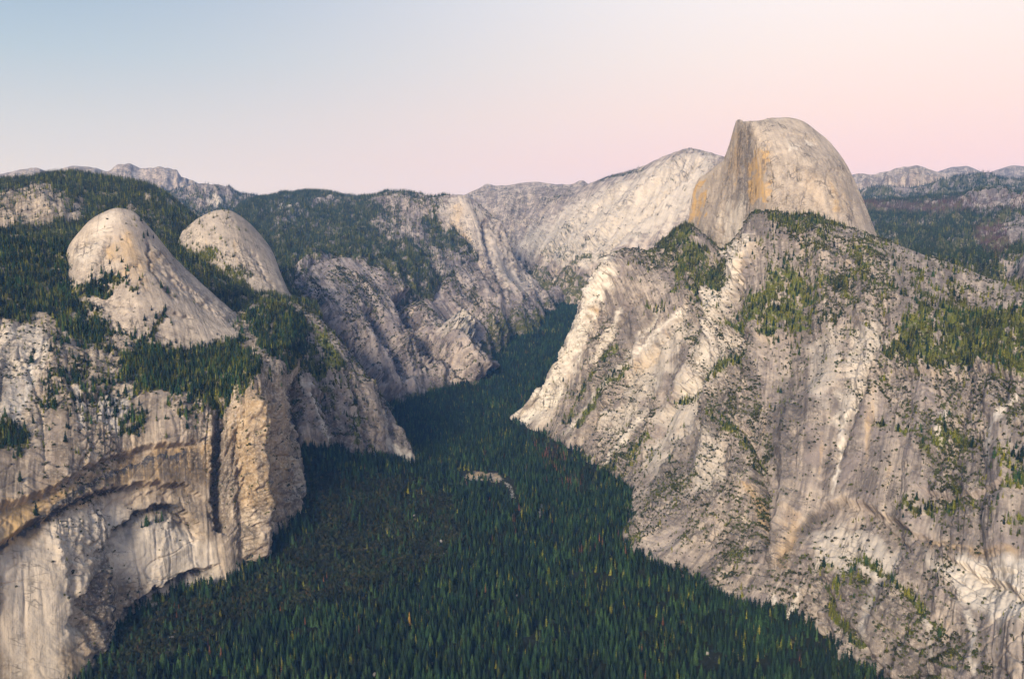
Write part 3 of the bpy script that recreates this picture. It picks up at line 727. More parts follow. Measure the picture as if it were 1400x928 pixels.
AREAS['blue'] = [('tree', .8, 4, [(200, 255), (420, 270), (420, 360), (200, 360)]), ('clear', .9, 3, [(282, 280), (295, 272), (306, 276), (305, 283), (290, 284)]), ('pale', .8, 3, [(282, 280), (295, 272), (306, 276), (305, 283), (290, 284)])]
AREAS['plateau'] = [
 ('tree', .95, 4, [(240, 250), (720, 250), (720, 480), (240, 480)]),
 ('clear', .85, 4, [(500, 275), (535, 260), (590, 270), (600, 285), (570, 300), (560, 290), (520, 283)]),
 ('clear', .7, 5, [(505, 300), (560, 292), (585, 320), (595, 345), (570, 330), (515, 318)]),
 ('clear', .9, 3, [(368, 283), (385, 278), (405, 282), (405, 288), (380, 288)]), ('pale', .8, 3, [(368, 283), (385, 278), (405, 282), (405, 288), (380, 288)]),
 ('clear', .8, 3, [(372, 308), (395, 298), (420, 297), (415, 301), (385, 310), (380, 318)]),
 ('clear', .8, 3, [(425, 275), (440, 264), (462, 275), (465, 281), (440, 279)]), ('clear', .8, 3, [(458, 270), (475, 266), (490, 271), (485, 276)]),
 ('clear', .6, 6, [(400, 358), (440, 350), (480, 355), (500, 366), (470, 375), (410, 375)]),
 ('clear', .6, 5, [(580, 350), (620, 345), (650, 352), (640, 372), (600, 380)]),
 ('clear', .5, 4, [(440, 318), (470, 316), (465, 324), (445, 326)]), ('clear', .5, 4, [(500, 340), (525, 342), (518, 350)]),
]
LINES['canyon'] = [
 ('groove', 11, 260, [(556, 395), (562, 425), (572, 460), (590, 480), (600, 500)]), ('groove', 8, 130, [(420, 410), (470, 470), (510, 520), (540, 560)]),
 ('groove', 7, 90, [(500, 420), (540, 470), (560, 520)]), ('rib', 13, 130, [(555, 450), (590, 470), (625, 495), (655, 518)]), ('rib', 8, 40, [(470, 430), (520, 490), (545, 540)]),
 ('pale', 3, .9, [(512, 548), (530, 562), (560, 583)]),
 ('tree', 5, .8, [(560, 420), (570, 455), (590, 480)]), ('tree', 5, .6, [(420, 410), (470, 470), (510, 520)]), ('tree', 4, .5, [(500, 420), (540, 470), (560, 520)]),
 ('tree', 5, .5, [(450, 395), (500, 410), (550, 440)]),
]
AREAS['canyon'] = [
 ('bump', 110, 16, [(598, 448), (632, 438), (645, 460), (632, 488), (606, 474)]), ('pale', .5, 5, [(598, 448), (632, 438), (645, 460), (632, 488), (606, 474)]),
 ('tree', .95, 5, [(640, 500), (665, 440), (700, 430), (760, 430), (760, 470), (700, 520)]), ('tree', .4, 6, [(420, 370), (500, 375), (540, 400), (500, 410), (440, 400)]),
 ('tree', .5, 6, [(590, 470), (625, 450), (650, 480), (640, 500)]), ('clear', .9, 4, [(600, 450), (632, 440), (640, 460), (628, 482), (605, 470)]),
 ('tree', .9, 5, [(480, 520), (520, 545), (600, 530), (660, 525), (650, 600), (480, 640)]),
 ('tree', .6, 5, [(375, 400), (420, 380), (440, 420), (400, 440)]),
]
LINES['watkins'] = [('groove', 4, 60, [(660, 300), (664, 330), (672, 360), (690, 400)]), ('rib', 5, 50, [(675, 300), (690, 350), (715, 385), (735, 410)]), ('ochre', 7, .7, [(628, 280), (622, 310), (640, 335)]),
 ('groove', 4, 40, [(640, 340), (665, 375), (680, 410)])]
AREAS['watkins'] = [('pale', .3, 5, [(585, 274), (635, 267), (660, 288), (690, 340), (720, 378), (742, 400), (700, 402), (650, 342), (610, 312)]), ('tree', .9, 3, [(560, 268), (590, 270), (588, 285), (605, 312), (635, 345), (625, 352), (600, 345), (560, 340)]), ('tree', .7, 3, [(645, 282), (655, 285), (662, 292), (650, 292)]),
 ('tree', .35, 6, [(600, 345), (650, 350), (680, 400), (690, 440), (600, 420)]), ('tree', .8, 4, [(690, 425), (760, 405), (770, 430), (700, 450)])]
LINES['clouds'] = [('tree', 3, .8, [(750, 345), (770, 325), (785, 318)]), ('tree', 3, .9, [(745, 360), (775, 350), (800, 340), (830, 335)]), ('tree', 4, .9, [(770, 375), (800, 360), (830, 350)]),
 ('tree', 3, .8, [(740, 355), (760, 348), (780, 340)]), ('tree', 3, .9, [(820, 247), (840, 240), (885, 232)]), ('tree', 3, .6, [(650, 283), (700, 285), (740, 275), (790, 262)]),
 ('tree', 3, .6, [(735, 300), (750, 303)]), ('tree', 3, .5, [(860, 330), (895, 320), (930, 315)]), ('tree', 3, .7, [(916, 245), (925, 252)]), ('tree', 2, .8, [(930, 258), (955, 260)]),
 ('groove', 3, 60, [(960, 215), (920, 260), (870, 310), (800, 380)]), ('groove', 3, 60, [(900, 240), (850, 290), (800, 330), (750, 380)]), ('rib', 4, 60, [(945, 210), (880, 270), (820, 330), (770, 390)]),
 ('rib', 4, 60, [(860, 250), (800, 300), (740, 360)]), ('groove', 3, 40, [(800, 285), (760, 330), (720, 370)])]
AREAS['clouds'] = [('tree', .9, 4, [(700, 355), (760, 372), (800, 375), (830, 360), (840, 400), (760, 420), (690, 400)]), ('tree', .3, 6, [(640, 270), (790, 262), (740, 310), (650, 330)]),
 ('pale', .6, 10, [(700, 340), (800, 270), (945, 210), (980, 215), (940, 300), (800, 370)])]
AREAS['east'] = [('tree', .2, 3, [(1120, 255), (1500, 262), (1500, 300), (1120, 300)])]
AREAS['easthill'] = [('tree', .9, 3, [(1100, 235), (1930, 235), (1930, 310), (1100, 310)]), ('clear', .7, 3, [(1215, 258), (1240, 254), (1262, 260), (1250, 264), (1225, 264)])]
AREAS['forest'] = [
 ('tree', .95, 4, [(1100, 260), (2100, 260), (2100, 480), (1100, 480)]),
 ('clear', .9, 4, [(1310, 283), (1325, 270), (1350, 265), (1385, 270), (1420, 278), (1420, 288), (1350, 290)]),
 ('bump', 40, 12, [(1310, 286), (1325, 270), (1350, 262), (1385, 268), (1420, 278), (1420, 290), (1350, 292)]),
 ('clear', .8, 4, [(1358, 312), (1400, 298), (1420, 305), (1420, 340), (1385, 335)]), ('clear', .8, 3, [(1255, 282), (1280, 271), (1286, 276), (1265, 283)]), ('clear', .9, 3, [(1215, 258), (1240, 254), (1240, 262)]),
 ('clear', .95, 5, [(1370, 370), (1400, 355), (1430, 355), (1430, 395), (1375, 380)]),
]

# ================================================================== BUILD LANDFORMS
def build(name, key, cols, mat, label, **kw):
    d = loft(key, cols, **kw)
    a = d['attr']; sl = d['N'][..., 2]
    # small shrubs and ledge soil on gentler broken ground
    g = sstep(-.02, .26, fbm(d['u']/70, d['v']/70, d['seed']+300, 4)*.85+(a['tree']-.42)*.7); a['veg'] = np.clip(np.maximum(a['veg'], np.sqrt(a['tree'])*g*(.55+.4*fbm(d['u']/30, d['v']/30, d['seed']+320, 2))), 0, 1)*d['front']
    flow = np.stack([d['u'], d['v'], np.full_like(d['u'], d['seed']*37.)], -1)
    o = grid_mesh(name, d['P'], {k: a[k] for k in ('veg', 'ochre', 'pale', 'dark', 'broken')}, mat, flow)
    o['kind'] = 'structure'; o['label'] = label
    d['obj'] = o
    return d
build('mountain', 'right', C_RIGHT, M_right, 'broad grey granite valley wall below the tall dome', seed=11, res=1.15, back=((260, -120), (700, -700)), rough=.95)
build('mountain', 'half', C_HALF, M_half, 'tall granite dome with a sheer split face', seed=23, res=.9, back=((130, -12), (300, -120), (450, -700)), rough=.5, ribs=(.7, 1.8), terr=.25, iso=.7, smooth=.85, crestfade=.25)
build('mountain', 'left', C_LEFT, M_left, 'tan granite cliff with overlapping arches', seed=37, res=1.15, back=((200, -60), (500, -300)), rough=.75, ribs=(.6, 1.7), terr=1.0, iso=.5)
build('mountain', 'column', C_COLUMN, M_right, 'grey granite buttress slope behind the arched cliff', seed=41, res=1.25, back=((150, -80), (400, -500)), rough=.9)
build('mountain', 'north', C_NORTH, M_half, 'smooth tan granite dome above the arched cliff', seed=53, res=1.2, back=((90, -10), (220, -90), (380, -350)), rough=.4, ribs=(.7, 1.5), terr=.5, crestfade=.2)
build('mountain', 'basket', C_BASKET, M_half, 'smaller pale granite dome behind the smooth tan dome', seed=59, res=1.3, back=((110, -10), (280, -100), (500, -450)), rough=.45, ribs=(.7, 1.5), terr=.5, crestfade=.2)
build('hill', 'indian', C_INDIAN, M_left, 'forested ridge with a bald granite knob', seed=61, res=1.8, back=((300, -40), (900, -400)), rough=.6, ribs=(.7, .8))
build('hill', 'plateau', C_PLATEAU, M_far, 'wide forested plateau above the canyon', seed=67, res=1.8, back=((400, -60), (1200, -500)), rough=1.0, ribs=(.9, .6))
build('mountain', 'canyon', C_CANYON, M_far, 'purple grey canyon wall under the forested plateau', seed=71, res=1.3, back=((200, -10), (600, -300)), rough=1.6)
build('mountain', 'watkins', C_WATKINS, M_far, 'bald rounded granite peak over the canyon bend', seed=73, res=1.3, back=((200, -40), (700, -500)), rough=1.15, crestfade=.06, ribs=(1.2, 1.4))
build('mountain', 'clouds', C_CLOUDS, M_pale, 'long pale granite slab mountain with a sloping crest', seed=79, res=1.4, back=((300, -80), (1200, -700)), rough=1.1, crestfade=.03, ribs=(1.2, 2.0), iso=.7)
build('mountain', 'tenaya', C_TENAYA, M_pale, 'low distant granite ridge at the canyon head', seed=83, res=1.6, rough=1.6, crestfade=.03)
build('mountain', 'hoff', C_HOFF, M_pale, 'distant bare granite peak with a blocky summit', seed=89, res=1.5, rough=2.2, crestfade=.03)
build('hill', 'blue', C_BLUE, M_far, 'distant blue forested ridge', seed=97, res=1.8, rough=1.5, crestfade=.2)
build('mountain', 'east', C_EAST, M_pale, 'distant pale granite crest', seed=101, res=1.6, rough=2.4, crestfade=.02)
build('mountain', 'eastback', C_EASTB, M_far, 'farthest blue mountain crest', seed=103, res=1.8, rough=2.5, crestfade=.02)
build('hill', 'easthill', C_EASTH, M_far, 'distant blue wooded hill', seed=107, res=1.8, rough=2.2, crestfade=.2)
build('hill', 'forest', C_FOREST, M_far, 'rolling forested upland behind the tall dome', seed=109, res=2.0, back=((400, -80), (1200, -500)), rough=1.3, ribs=(1, .6))
print('landforms', time.time()-T0)

# ------------------------------------------------------------------ valley floor: a polar height sheet
def valley():
    az = np.linspace(R(-44), R(44), int(620*QUAL))
    Ds = np.exp(np.linspace(math.log(1150), math.log(8200), int(560*QUAL)))
    A, D = np.meshgrid(az, Ds)
    X = np.sin(A)*D; Y = np.cos(A)*D
    z = np.interp(D, [1100, 2600, 3500, 4400, 5200, 6000, 6800, 7500, 9000], [-5, 0, 12, 62, 185, 395, 440, 440, 440])
    def near(pts):
        q = np.array([P(*p)[:2] for p in pts])
        d, s, t = poly_line_dist(X, Y, q); return d, t
    d, t = near([(-140, 1000, 1900), (100, 960, 1970), (130, 928, 1995), (155, 885, 2110), (178, 850, 2190), (230, 825, 2240), (310, 815, 2240), (355, 790, 2370), (405, 750, 2500), (437, 720, 2650)])
    z = z+np.interp(t, [0, .25, .45, .7, 1], [-10, -12, 28, 36, 75])*np.exp(-(d/130))
    c = P(405, 640, 2900)
    z = z+235*np.exp(-np.hypot(X-c[0], Y-c[1])/330)
    d, t = near([(470, 670, 2930), (520, 665, 3000), (570, 640, 3250), (545, 575, 4200), (620, 540, 4570), (660, 520, 4760)])
    z = z+75*np.exp(-d/190)
    d, t = near([(690, 590, 4080), (758, 632, 3650), (835, 690, 3130), (858, 705, 2960), (822, 768, 2500), (905, 845, 2260), (1000, 880, 2090), (1100, 895, 2030), (1220, 965, 1790)])
    z = z+45*np.exp(-d/110)
    z = z+fbm(X/420, Y/420, 3, 4)*26+fbm(X/60, Y/60, 5, 3)*4
    G = np.stack([X, Y, z], -1)
    px, py, dep = project(G)
    attr = {k: np.zeros_like(X) for k in ('veg', 'pale', 'tree', 'oak', 'ochre', 'dark')}; attr['broken'] = np.ones_like(X)
    attr['tree'][:] = 1
    j = fbm(X/50, Y/50, 8, 3)
    def area(k, amt, edge, pts):
        f = amt*sstep(-edge, edge, poly_sd(px+j*5, py+j*5, pts))
        if k == 'clear': attr['tree'] *= 1-f
        else: attr[k] = np.maximum(attr[k], f)
    area('oak', 1, 14, [(130, 930), (180, 845), (240, 822), (310, 815), (430, 725), (400, 640), (480, 655), (560, 650), (620, 680), (640, 740), (560, 800), (440, 830), (330, 850), (240, 900), (200, 935)])
    area('clear', .8, 4, [(622, 650), (655, 640), (684, 643), (708, 660), (712, 694), (696, 694), (684, 672), (650, 668), (630, 664)]); area('ochre', .8, 4, [(630, 650), (655, 642), (680, 645), (690, 655), (680, 660), (640, 656)]); area('pale', .25, 3, [(636, 651), (660, 648), (690, 655), (650, 657)])
    area('clear', .85, 3, [(685, 656), (700, 662), (706, 680), (698, 683), (694, 668)]); area('pale', .6, 3, [(685, 656), (700, 662), (706, 680), (698, 683), (694, 668)])
    area('clear', .8, 2, [(735, 687), (748, 690), (742, 702), (736, 712)]); area('pale', .8, 2, [(735, 687), (748, 690), (742, 702), (736, 712)])
    for q in ([(425, 780), (440, 750), (470, 720), (485, 722), (465, 745), (445, 805), (430, 805)], [(470, 735), (480, 735), (478, 775), (470, 775)], [(437, 670), (450, 660), (455, 675), (440, 685)],
              [(690, 590), (720, 575), (800, 615), (850, 640), (800, 650), (740, 612)],
              [(945, 888), (985, 880), (1000, 925), (950, 930)], [(222, 875), (240, 868), (246, 874), (228, 879)], [(512, 548), (522, 550), (560, 580), (555, 588), (525, 566)], [(700, 828), (712, 812), (716, 818), (704, 834)]):
        area('clear', .72, 4, q); area('pale', .3, 4, q)
    attr['veg'] = 1-np.maximum(attr['pale'], attr['ochre'])*.95
    N = normals(G)
    flow = np.stack([X, Y, z], -1)
    o = grid_mesh('ground', G, {k: attr[k] for k in ('veg', 'ochre', 'pale', 'dark', 'broken')}, M_floor, flow)
    o['kind'] = 'structure'; o['label'] = 'flat valley floor under the conifer forest'
    MASS['floor'] = dict(name='floor', P=G, N=N, u=X, v=Y, h=z, front=np.ones_like(X), attr=attr, px=px, py=py, dep=dep, seed=5)
M_floor = rock_material('forest_floor', (.20, .18, .16), (.40, .36, .32), (.26, .23, .21), streak=0, soil=(.012, .014, .007))
valley()
# broad base sheet that carries everything to the horizon
def base():
    az = np.linspace(R(-75), R(75), 120); Ds = np.array([300., 1200, 3000, 6000, 9000, 14000, 18000, 21000])
    A, D = np.meshgrid(az, Ds)
    z = np.interp(D, [300, 3000, 6000, 9000, 14000, 18000, 21000], [-160, -160, -120, 350, 600, 800, 800])+0*A
    G = np.stack([np.sin(A)*D, np.cos(A)*D, z], -1)
    zz = np.zeros_like(A)
    o = grid_mesh('terrain', G, {'veg': zz+.5, 'ochre': zz, 'pale': zz, 'dark': zz}, M_far, G)
    o['kind'] = 'structure'; o['label'] = 'broad land beneath the mountains'
base()

# ================================================================== TREES
def mesh_from(name, V, Fc, mats, fm=None, smooth=False):
    me = bpy.data.meshes.new(name); me.from_pydata([tuple(v) for v in V], [], Fc)
    for m in mats: me.materials.append(m)
    if fm is not None: me.polygons.foreach_set('material_index', fm)
    if smooth: me.polygons.foreach_set('use_smooth', [True]*len(Fc))
    me.update(); return me
def conifer_crown(r, H=1.0, rad=.13, whorls=9, arms=6, base=.12, sharp=1.0):
    V = []; Fc = []
    for w in range(whorls):
        t = w/(whorls-.3); z = base+(H-base)*t
        rr = rad*(1-t)**sharp*(1+.12*r.normal())+.008
        a0 = r.uniform(0, 6.28); na = max(4, int(arms*(1-.35*t)))
        for k in range(na):
            a = a0+6.283*k/na+r.normal()*.18; L = rr*r.uniform(.72, 1.2); wd = L*r.uniform(.45, .68)+.006
            dz = -L*r.uniform(.35, .8)
            ca, sa = math.cos(a), math.sin(a)
            top = H*.085*(1-.4*t)
            i = len(V)
            V += [(0, 0, z+top), (ca*L*.55-sa*wd, sa*L*.55+ca*wd, z+dz*.55+top*.25), (ca*L, sa*L, z+dz), (ca*L*.55+sa*wd, sa*L*.55-ca*wd, z+dz*.55+top*.2), (ca*L*.3, sa*L*.3, z+top*.55)]
            Fc += [(i, i+1, i+4), (i+1, i+2, i+4), (i+4, i+2, i+3), (i, i+4, i+3)]
    i = len(V); V += [(0, 0, H*1.03), (.012, 0, H*.88), (-.006, .011, H*.88), (-.006, -.011, H*.88)]; Fc += [(i, i+1, i+2), (i, i+2, i+3), (i, i+3, i+1)]
    return V, Fc
def trunk(H=1.0, r0=.016, n=5, lean=0):
    V = []; Fc = []
    for j, (z, rr) in enumerate(((-.04, r0*1.3), (.1, r0), (.5, r0*.6), (H*.93, r0*.12))):
        for k in range(n): V.append((rr*math.cos(6.283*k/n)+lean*z, rr*math.sin(6.283*k/n), z))
    for j in range(3):
        for k in range(n): Fc.append((j*n+k, j*n+(k+1) % n, (j+1)*n+(k+1) % n, (j+1)*n+k))
    return V, Fc
def leafy(r, n=70, rx=.5, rz=.42, zc=.55, size=.16, flat=0):
    V = []; Fc = []
    lob = r.normal(size=(5, 3)); lob /= np.linalg.norm(lob, axis=1)[:, None]; lobr = r.uniform(.75, 1.2, 5)
    for k in range(n):
        d = r.normal(size=3); d /= np.linalg.norm(d)
        if d[2] < -.5: d[2] *= -.5
        q = max(.62, float(np.max((lob@d)*lobr)))*r.uniform(.72, 1.05)
        c = np.array([d[0]*rx*q, d[1]*rx*q, zc+d[2]*rz*q])
        a = np.cross(d, r.normal(size=3)); a /= np.linalg.norm(a)+1e-6; bb = np.cross(d, a)
        nrm = d+.5*r.normal(size=3); a -= nrm*(a@nrm)/(nrm@nrm); bb -= nrm*(bb@nrm)/(nrm@nrm)
        s = size*r.uniform(.6, 1.25); i = len(V)
        V += [c+a*s, c+bb*s*.8+d*s*.25, c-a*s, c-bb*s*.8+d*s*.15]
        Fc += [(i, i+1, i+2), (i, i+2, i+3)]
    return V, Fc
def combo(name, parts):
    V = []; Fc = []; fm = []; mats = []
    for (v, f, m) in parts:
        o = len(V); V += list(v); Fc += [tuple(x+o for x in q) for q in f]; fm += [len(mats)]*len(f); mats.append(m)
    return mesh_from(name, V, Fc, mats, fm)
pr = np.random.default_rng(3)
KINDS = {}
def proto(kind, n, fn):
    c = bpy.data.collections.new('kinds_'+kind)          # never linked to the scene: only the scatter reads it
    for i in range(n):
        o = bpy.data.objects.new(kind, fn()); c.objects.link(o)
    KINDS[kind] = c
def con(mat, **kw):
    return lambda: combo('conifer', [(*trunk(n=4), M_bark), (*conifer_crown(pr, **{**kw, 'rad': kw['rad']*pr.uniform(.8, 1.25)}), mat)])
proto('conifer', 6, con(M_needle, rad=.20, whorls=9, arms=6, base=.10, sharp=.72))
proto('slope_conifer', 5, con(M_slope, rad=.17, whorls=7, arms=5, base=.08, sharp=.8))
proto('far_conifer', 4, con(M_needle, rad=.16, whorls=5, arms=5, base=.05, sharp=.85))
proto('dead_conifer', 2, con(M_dead, rad=.12, whorls=7, arms=5, base=.12, sharp=.8))
proto('burnt_conifer', 2, con(M_burnt, rad=.15, whorls=5, arms=5, base=.08, sharp=.8))
proto('oak', 4, lambda: combo('oak', [(*trunk(H=.6, r0=.03, n=4), M_bark), (*leafy(pr, 80), M_oak)]))
proto('shrub', 4, lambda: combo('shrub', [(*leafy(pr, 34, rx=.48, rz=.52, zc=.36, size=.24), M_shrub)]))

PTS = {}
def add_pts(kind, pos, scale):
    if len(pos): PTS.setdefault(kind, []).append((pos, scale))
def scatter(key, dens, clip=True):
    """dens: per-vertex plants per square metre; returns positions and the flat index of the quad corner they fell on"""
    m = MASS[key]; G = m['P']
    e1 = G[:-1, 1:]-G[:-1, :-1]; e2 = G[1:, :-1]-G[:-1, :-1]
    ar = np.linalg.norm(np.cross(e1, e2), axis=-1)
    dn = dens*m['front']
    dn = (dn[:-1, :-1]+dn[1:, 1:]+dn[1:, :-1]+dn[:-1, 1:])*.25
    px, py = m['px'], m['py']
    if clip: dn = dn*((px > -300) & (px < 1700) & (py > -50) & (py < 1010) & (m['dep'] > 100))[:-1, :-1]
    w = (ar*dn).reshape(-1); tot = w.sum(); n = rng.poisson(tot)
    if n == 0: return np.zeros((0, 3)), np.zeros(0, int)
    q = np.searchsorted(np.cumsum(w), rng.uniform(0, tot, n)); q = np.minimum(q, len(w)-1)
    nt, ns = ar.shape; i, j = q//ns, q % ns
    a = rng.random(n)[:, None]; b = rng.random(n)[:, None]
    pos = (G[i, j]*(1-a)+G[i, j+1]*a)*(1-b)+(G[i+1, j]*(1-a)+G[i+1, j+1]*a)*b
    return pos, i*(ns+1)+j
def plants(key, kind, dens, hmin, hmax, bias=1.0, alt=None):
    pos, _ = scatter(key, dens)
    n = len(pos)
    s = hmin+(hmax-hmin)*rng.random(n)**bias
    if alt:
        r_ = rng.random(n); lo = 0
        for k2, fr, f in alt:
            m = (r_ >= lo) & (r_ < lo+fr); lo += fr
            add_pts(k2, pos[m], s[m]*f)
        m = r_ >= lo; add_pts(kind, pos[m], s[m])
    else: add_pts(kind, pos, s)
    return n
cnt = {}
def clump(m, la, a, b, sd):
    return sstep(a, b, fbm(m['P'][..., 0]/la+m['P'][..., 2]/la*.5, m['P'][..., 1]/la+m['P'][..., 2]/la, sd, 3))
# valley forest
f = MASS['floor']; at = f['attr']
vis = at['tree']*(f['py'] > 380)
gap = .12+.88*clump(f, 80, -.38, .02, 900)
FLOORCON = scatter('floor', vis*gap*(1-.92*at['oak'])/78)[0]
cnt['oak'] = plants('floor', 'oak', vis*at['oak']/46, 8, 15, alt=[('dead_conifer', .012, 1.3), ('conifer', .05, 2.0)])
fc = FLOORCON; nf = len(fc)
red = sstep(.28, .5, fbm(fc[:, 0]/170, fc[:, 1]/170, 77, 2))
qx, qy, _ = project(fc)
rp = np.maximum(sstep(-8, 4, poly_sd(qx, qy, [(728, 606), (768, 604), (775, 640), (745, 640)])), sstep(-6, 4, poly_sd(qx, qy, [(768, 655), (795, 655), (795, 672), (768, 672)])))
isd = rng.random(nf) < .006+.10*red*(fc[:, 1] > 2300)+.35*rp
sF = (13+27*rng.random(nf)**1.1)*(1+.25*fbm(fc[:, 0]/200, fc[:, 1]/200, 4, 2))
add_pts('dead_conifer', fc[isd], sF[isd]*.9)
fc, sF = fc[~isd], sF[~isd]
# forests on the heights
for key, kind, per, h0, h1, alt in (
        ('right', 'slope_conifer', 70, 10, 27, [('shrub', .3, .3), ('conifer', .15, 1.)]), ('left', 'conifer', 52, 12, 31, [('slope_conifer', .45, .8), ('shrub', .2, .3)]),
        ('column', 'slope_conifer', 65, 9, 24, [('shrub', .3, .35), ('conifer', .2, 1.)]), ('north', 'conifer', 60, 12, 30, [('shrub', .25, .3), ('slope_conifer', .35, .8)]), ('basket', 'slope_conifer', 80, 12, 28, None),
        ('indian', 'far_conifer', 95, 16, 34, [('slope_conifer', .35, .9)]), ('plateau', 'far_conifer', 165, 18, 38, [('slope_conifer', .25, .9)]), ('canyon', 'far_conifer', 110, 10, 24, [('slope_conifer', .2, .9)]),
        ('watkins', 'far_conifer', 170, 12, 26, None), ('clouds', 'far_conifer', 260, 12, 26, None), ('hoff', 'far_conifer', 900, 22, 40, None), ('blue', 'far_conifer', 420, 20, 36, None),
        ('easthill', 'far_conifer', 1000, 28, 46, None), ('east', 'far_conifer', 2500, 24, 40, None)):
    m = MASS[key]; t = m['attr']['tree']
    cl = sstep(-.02, .26, fbm(m['u']/70, m['v']/70, m['seed']+300, 4)*.85+(t-.42)*(.5 if key in ('plateau', 'indian', 'hoff', 'easthill', 'canyon') else .85))
    flat = sstep(-.1, .15, m['N'][..., 2]) if key in ('north', 'clouds', 'watkins', 'basket', 'column') else sstep(-.02, .2, m['N'][..., 2])
    m['grove'] = t*cl; cnt[key] = plants(key, kind, (np.sqrt(t)*cl/per+.25*m['attr']['halo']*sstep(-.1, .3, fbm(m['u']/25, m['v']/40, m['seed']+310, 3))/per)*flat, h0, h1, alt=alt)
m = MASS['forest']; t = m['attr']['tree']
bz = np.maximum(sstep(-4, 4, poly_sd(m['px'], m['py'], [(1160, 274), (1260, 278), (1320, 270), (1420, 268), (1420, 282), (1330, 287), (1290, 293), (1160, 284)])), sstep(-6, 6, poly_sd(m['px'], m['py'], [(1330, 312), (1370, 300), (1385, 330), (1365, 350), (1335, 335)])))
cl = sstep(-.6, .1, fbm(m['P'][..., 0]/90, m['P'][..., 1]/90, 555, 3)+(t-.5)*1.4)
cnt['forest'] = plants('forest', 'far_conifer', t*cl*(1-bz)/165, 18, 34, alt=[('slope_conifer', .15, .9)])
cnt['burnt'] = plants('forest', 'burnt_conifer', t*bz*.9/230, 16, 30)
# shrubs and stunted trees scattered over the rock
for key, per, h0, h1, tr in (('right', 13, 1.4, 9, .2), ('left', 45, 1.4, 8, .2), ('column', 17, 1.6, 9, .25), ('canyon', 40, 3, 13, .3), ('north', 900, 2, 5, .2), ('basket', 900, 2, 6, .3), ('watkins', 420, 5, 13, .3), ('half', 6000, 2, 5, .2), ('clouds', 1500, 6, 15, .4), ('indian', 300, 4, 10, .5), ('forest', 1500, 8, 16, .6), ('plateau', 500, 6, 14, .6)):
    m = MASS[key]
    nz = m['N'][..., 2]
    led = sstep(.30, .68, nz)                               # ledges and benches
    gul = sstep(4, -14, m['h'])
    cl = np.maximum(sstep(.15, .38, fbm(m['u']/22, m['v']/150, m['seed']+400, 4)+.22*gul+.30*(led-.5)), sstep(.17, .38, fbm(m['u']/150+m['v']/200, m['v']/20, m['seed']+405, 4)+.16*gul+.4*(led-.5)))
    cl2 = .25+.75*sstep(-.3, .25, fbm(m['u']/240, m['v']/240, m['seed']+410, 2))
    dn = (cl*cl2*(.035+led)+.03*led)/per*(1-.8*m['attr']['pale'])*(.12+1.1*sstep(.2, .8, m['attr']['broken']))
    cnt['shrub_'+key] = plants(key, 'shrub', dn, h0, h1, bias=2.0, alt=[('slope_conifer', tr, 1.5)])
print(cnt, time.time()-T0)

# ---- the nearest conifers of the valley forest stand as single trees, the rest is one forest
px, py, dep = project(fc)
inside = (px > 150) & (px < 1090) & (py < 945) & (py-F*sF/dep*.95 < 922)
order = np.argsort(-np.where(inside, sF/dep, 0))
NIND = 296
# not hidden: keep one per cell of the picture, nearest first
taken = []; cell = {}
ok = np.zeros(len(fc), bool)
for i in order:
    if len(taken) >= NIND or not inside[i]: break
    top = (px[i], py[i]-F*sF[i]/dep[i])
    k = (int(top[0]/8), int(top[1]/9))
    if k in cell: continue
    # the slope in front of the tree must not hide it: the right wall covers everything right of its foot
    if px[i] > 905 and py[i] < 840: continue
    if px[i] < 330 and py[i]-F*sF[i]/dep[i] < 930-(px[i]-130)*.55: continue
    cell[k] = 1; taken.append(i); ok[i] = True
ind_pos, ind_h = fc[ok], sF[ok]
oth = rng.random(len(fc)); gg = fbm(fc[:, 0]/150, fc[:, 1]/150, 66, 3)
k1 = ~ok & (oth < .14+.6*np.clip(gg, 0, 1)); k2 = ~ok & ~k1 & (oth > .93)
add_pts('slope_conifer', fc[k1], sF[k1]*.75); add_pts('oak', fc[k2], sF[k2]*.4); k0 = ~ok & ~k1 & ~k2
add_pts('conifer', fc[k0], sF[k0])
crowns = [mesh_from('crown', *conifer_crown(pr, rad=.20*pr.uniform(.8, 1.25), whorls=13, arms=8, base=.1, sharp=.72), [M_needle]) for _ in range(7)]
tmesh = mesh_from('trunk', *trunk(n=7), [M_bark])
def tree(pos, h, crown, tr, label, cat='tree', group=None, rz=0, name='conifer_tree'):
    r_ = bpy.data.objects.new(name, None); r_.empty_display_size = .1
    r_.location = pos; r_.scale = (h, h, h); r_.rotation_euler = (0, 0, rz); COL.objects.link(r_)
    r_['label'] = label; r_['category'] = cat
    if group: r_['group'] = group
    for nm, me in (('trunk', tr), ('crown', crown)):
        o = bpy.data.objects.new(nm, me); o.parent = r_; COL.objects.link(o)
    return r_
for i in range(len(ind_pos)):
    tree(ind_pos[i]-np.array([0, 0, .3]), ind_h[i], crowns[i % 7], tmesh, 'dark green conifer among the nearest rows of the forest on the valley floor', group='nearest conifers on the valley floor', rz=rng.uniform(0, 6.28))
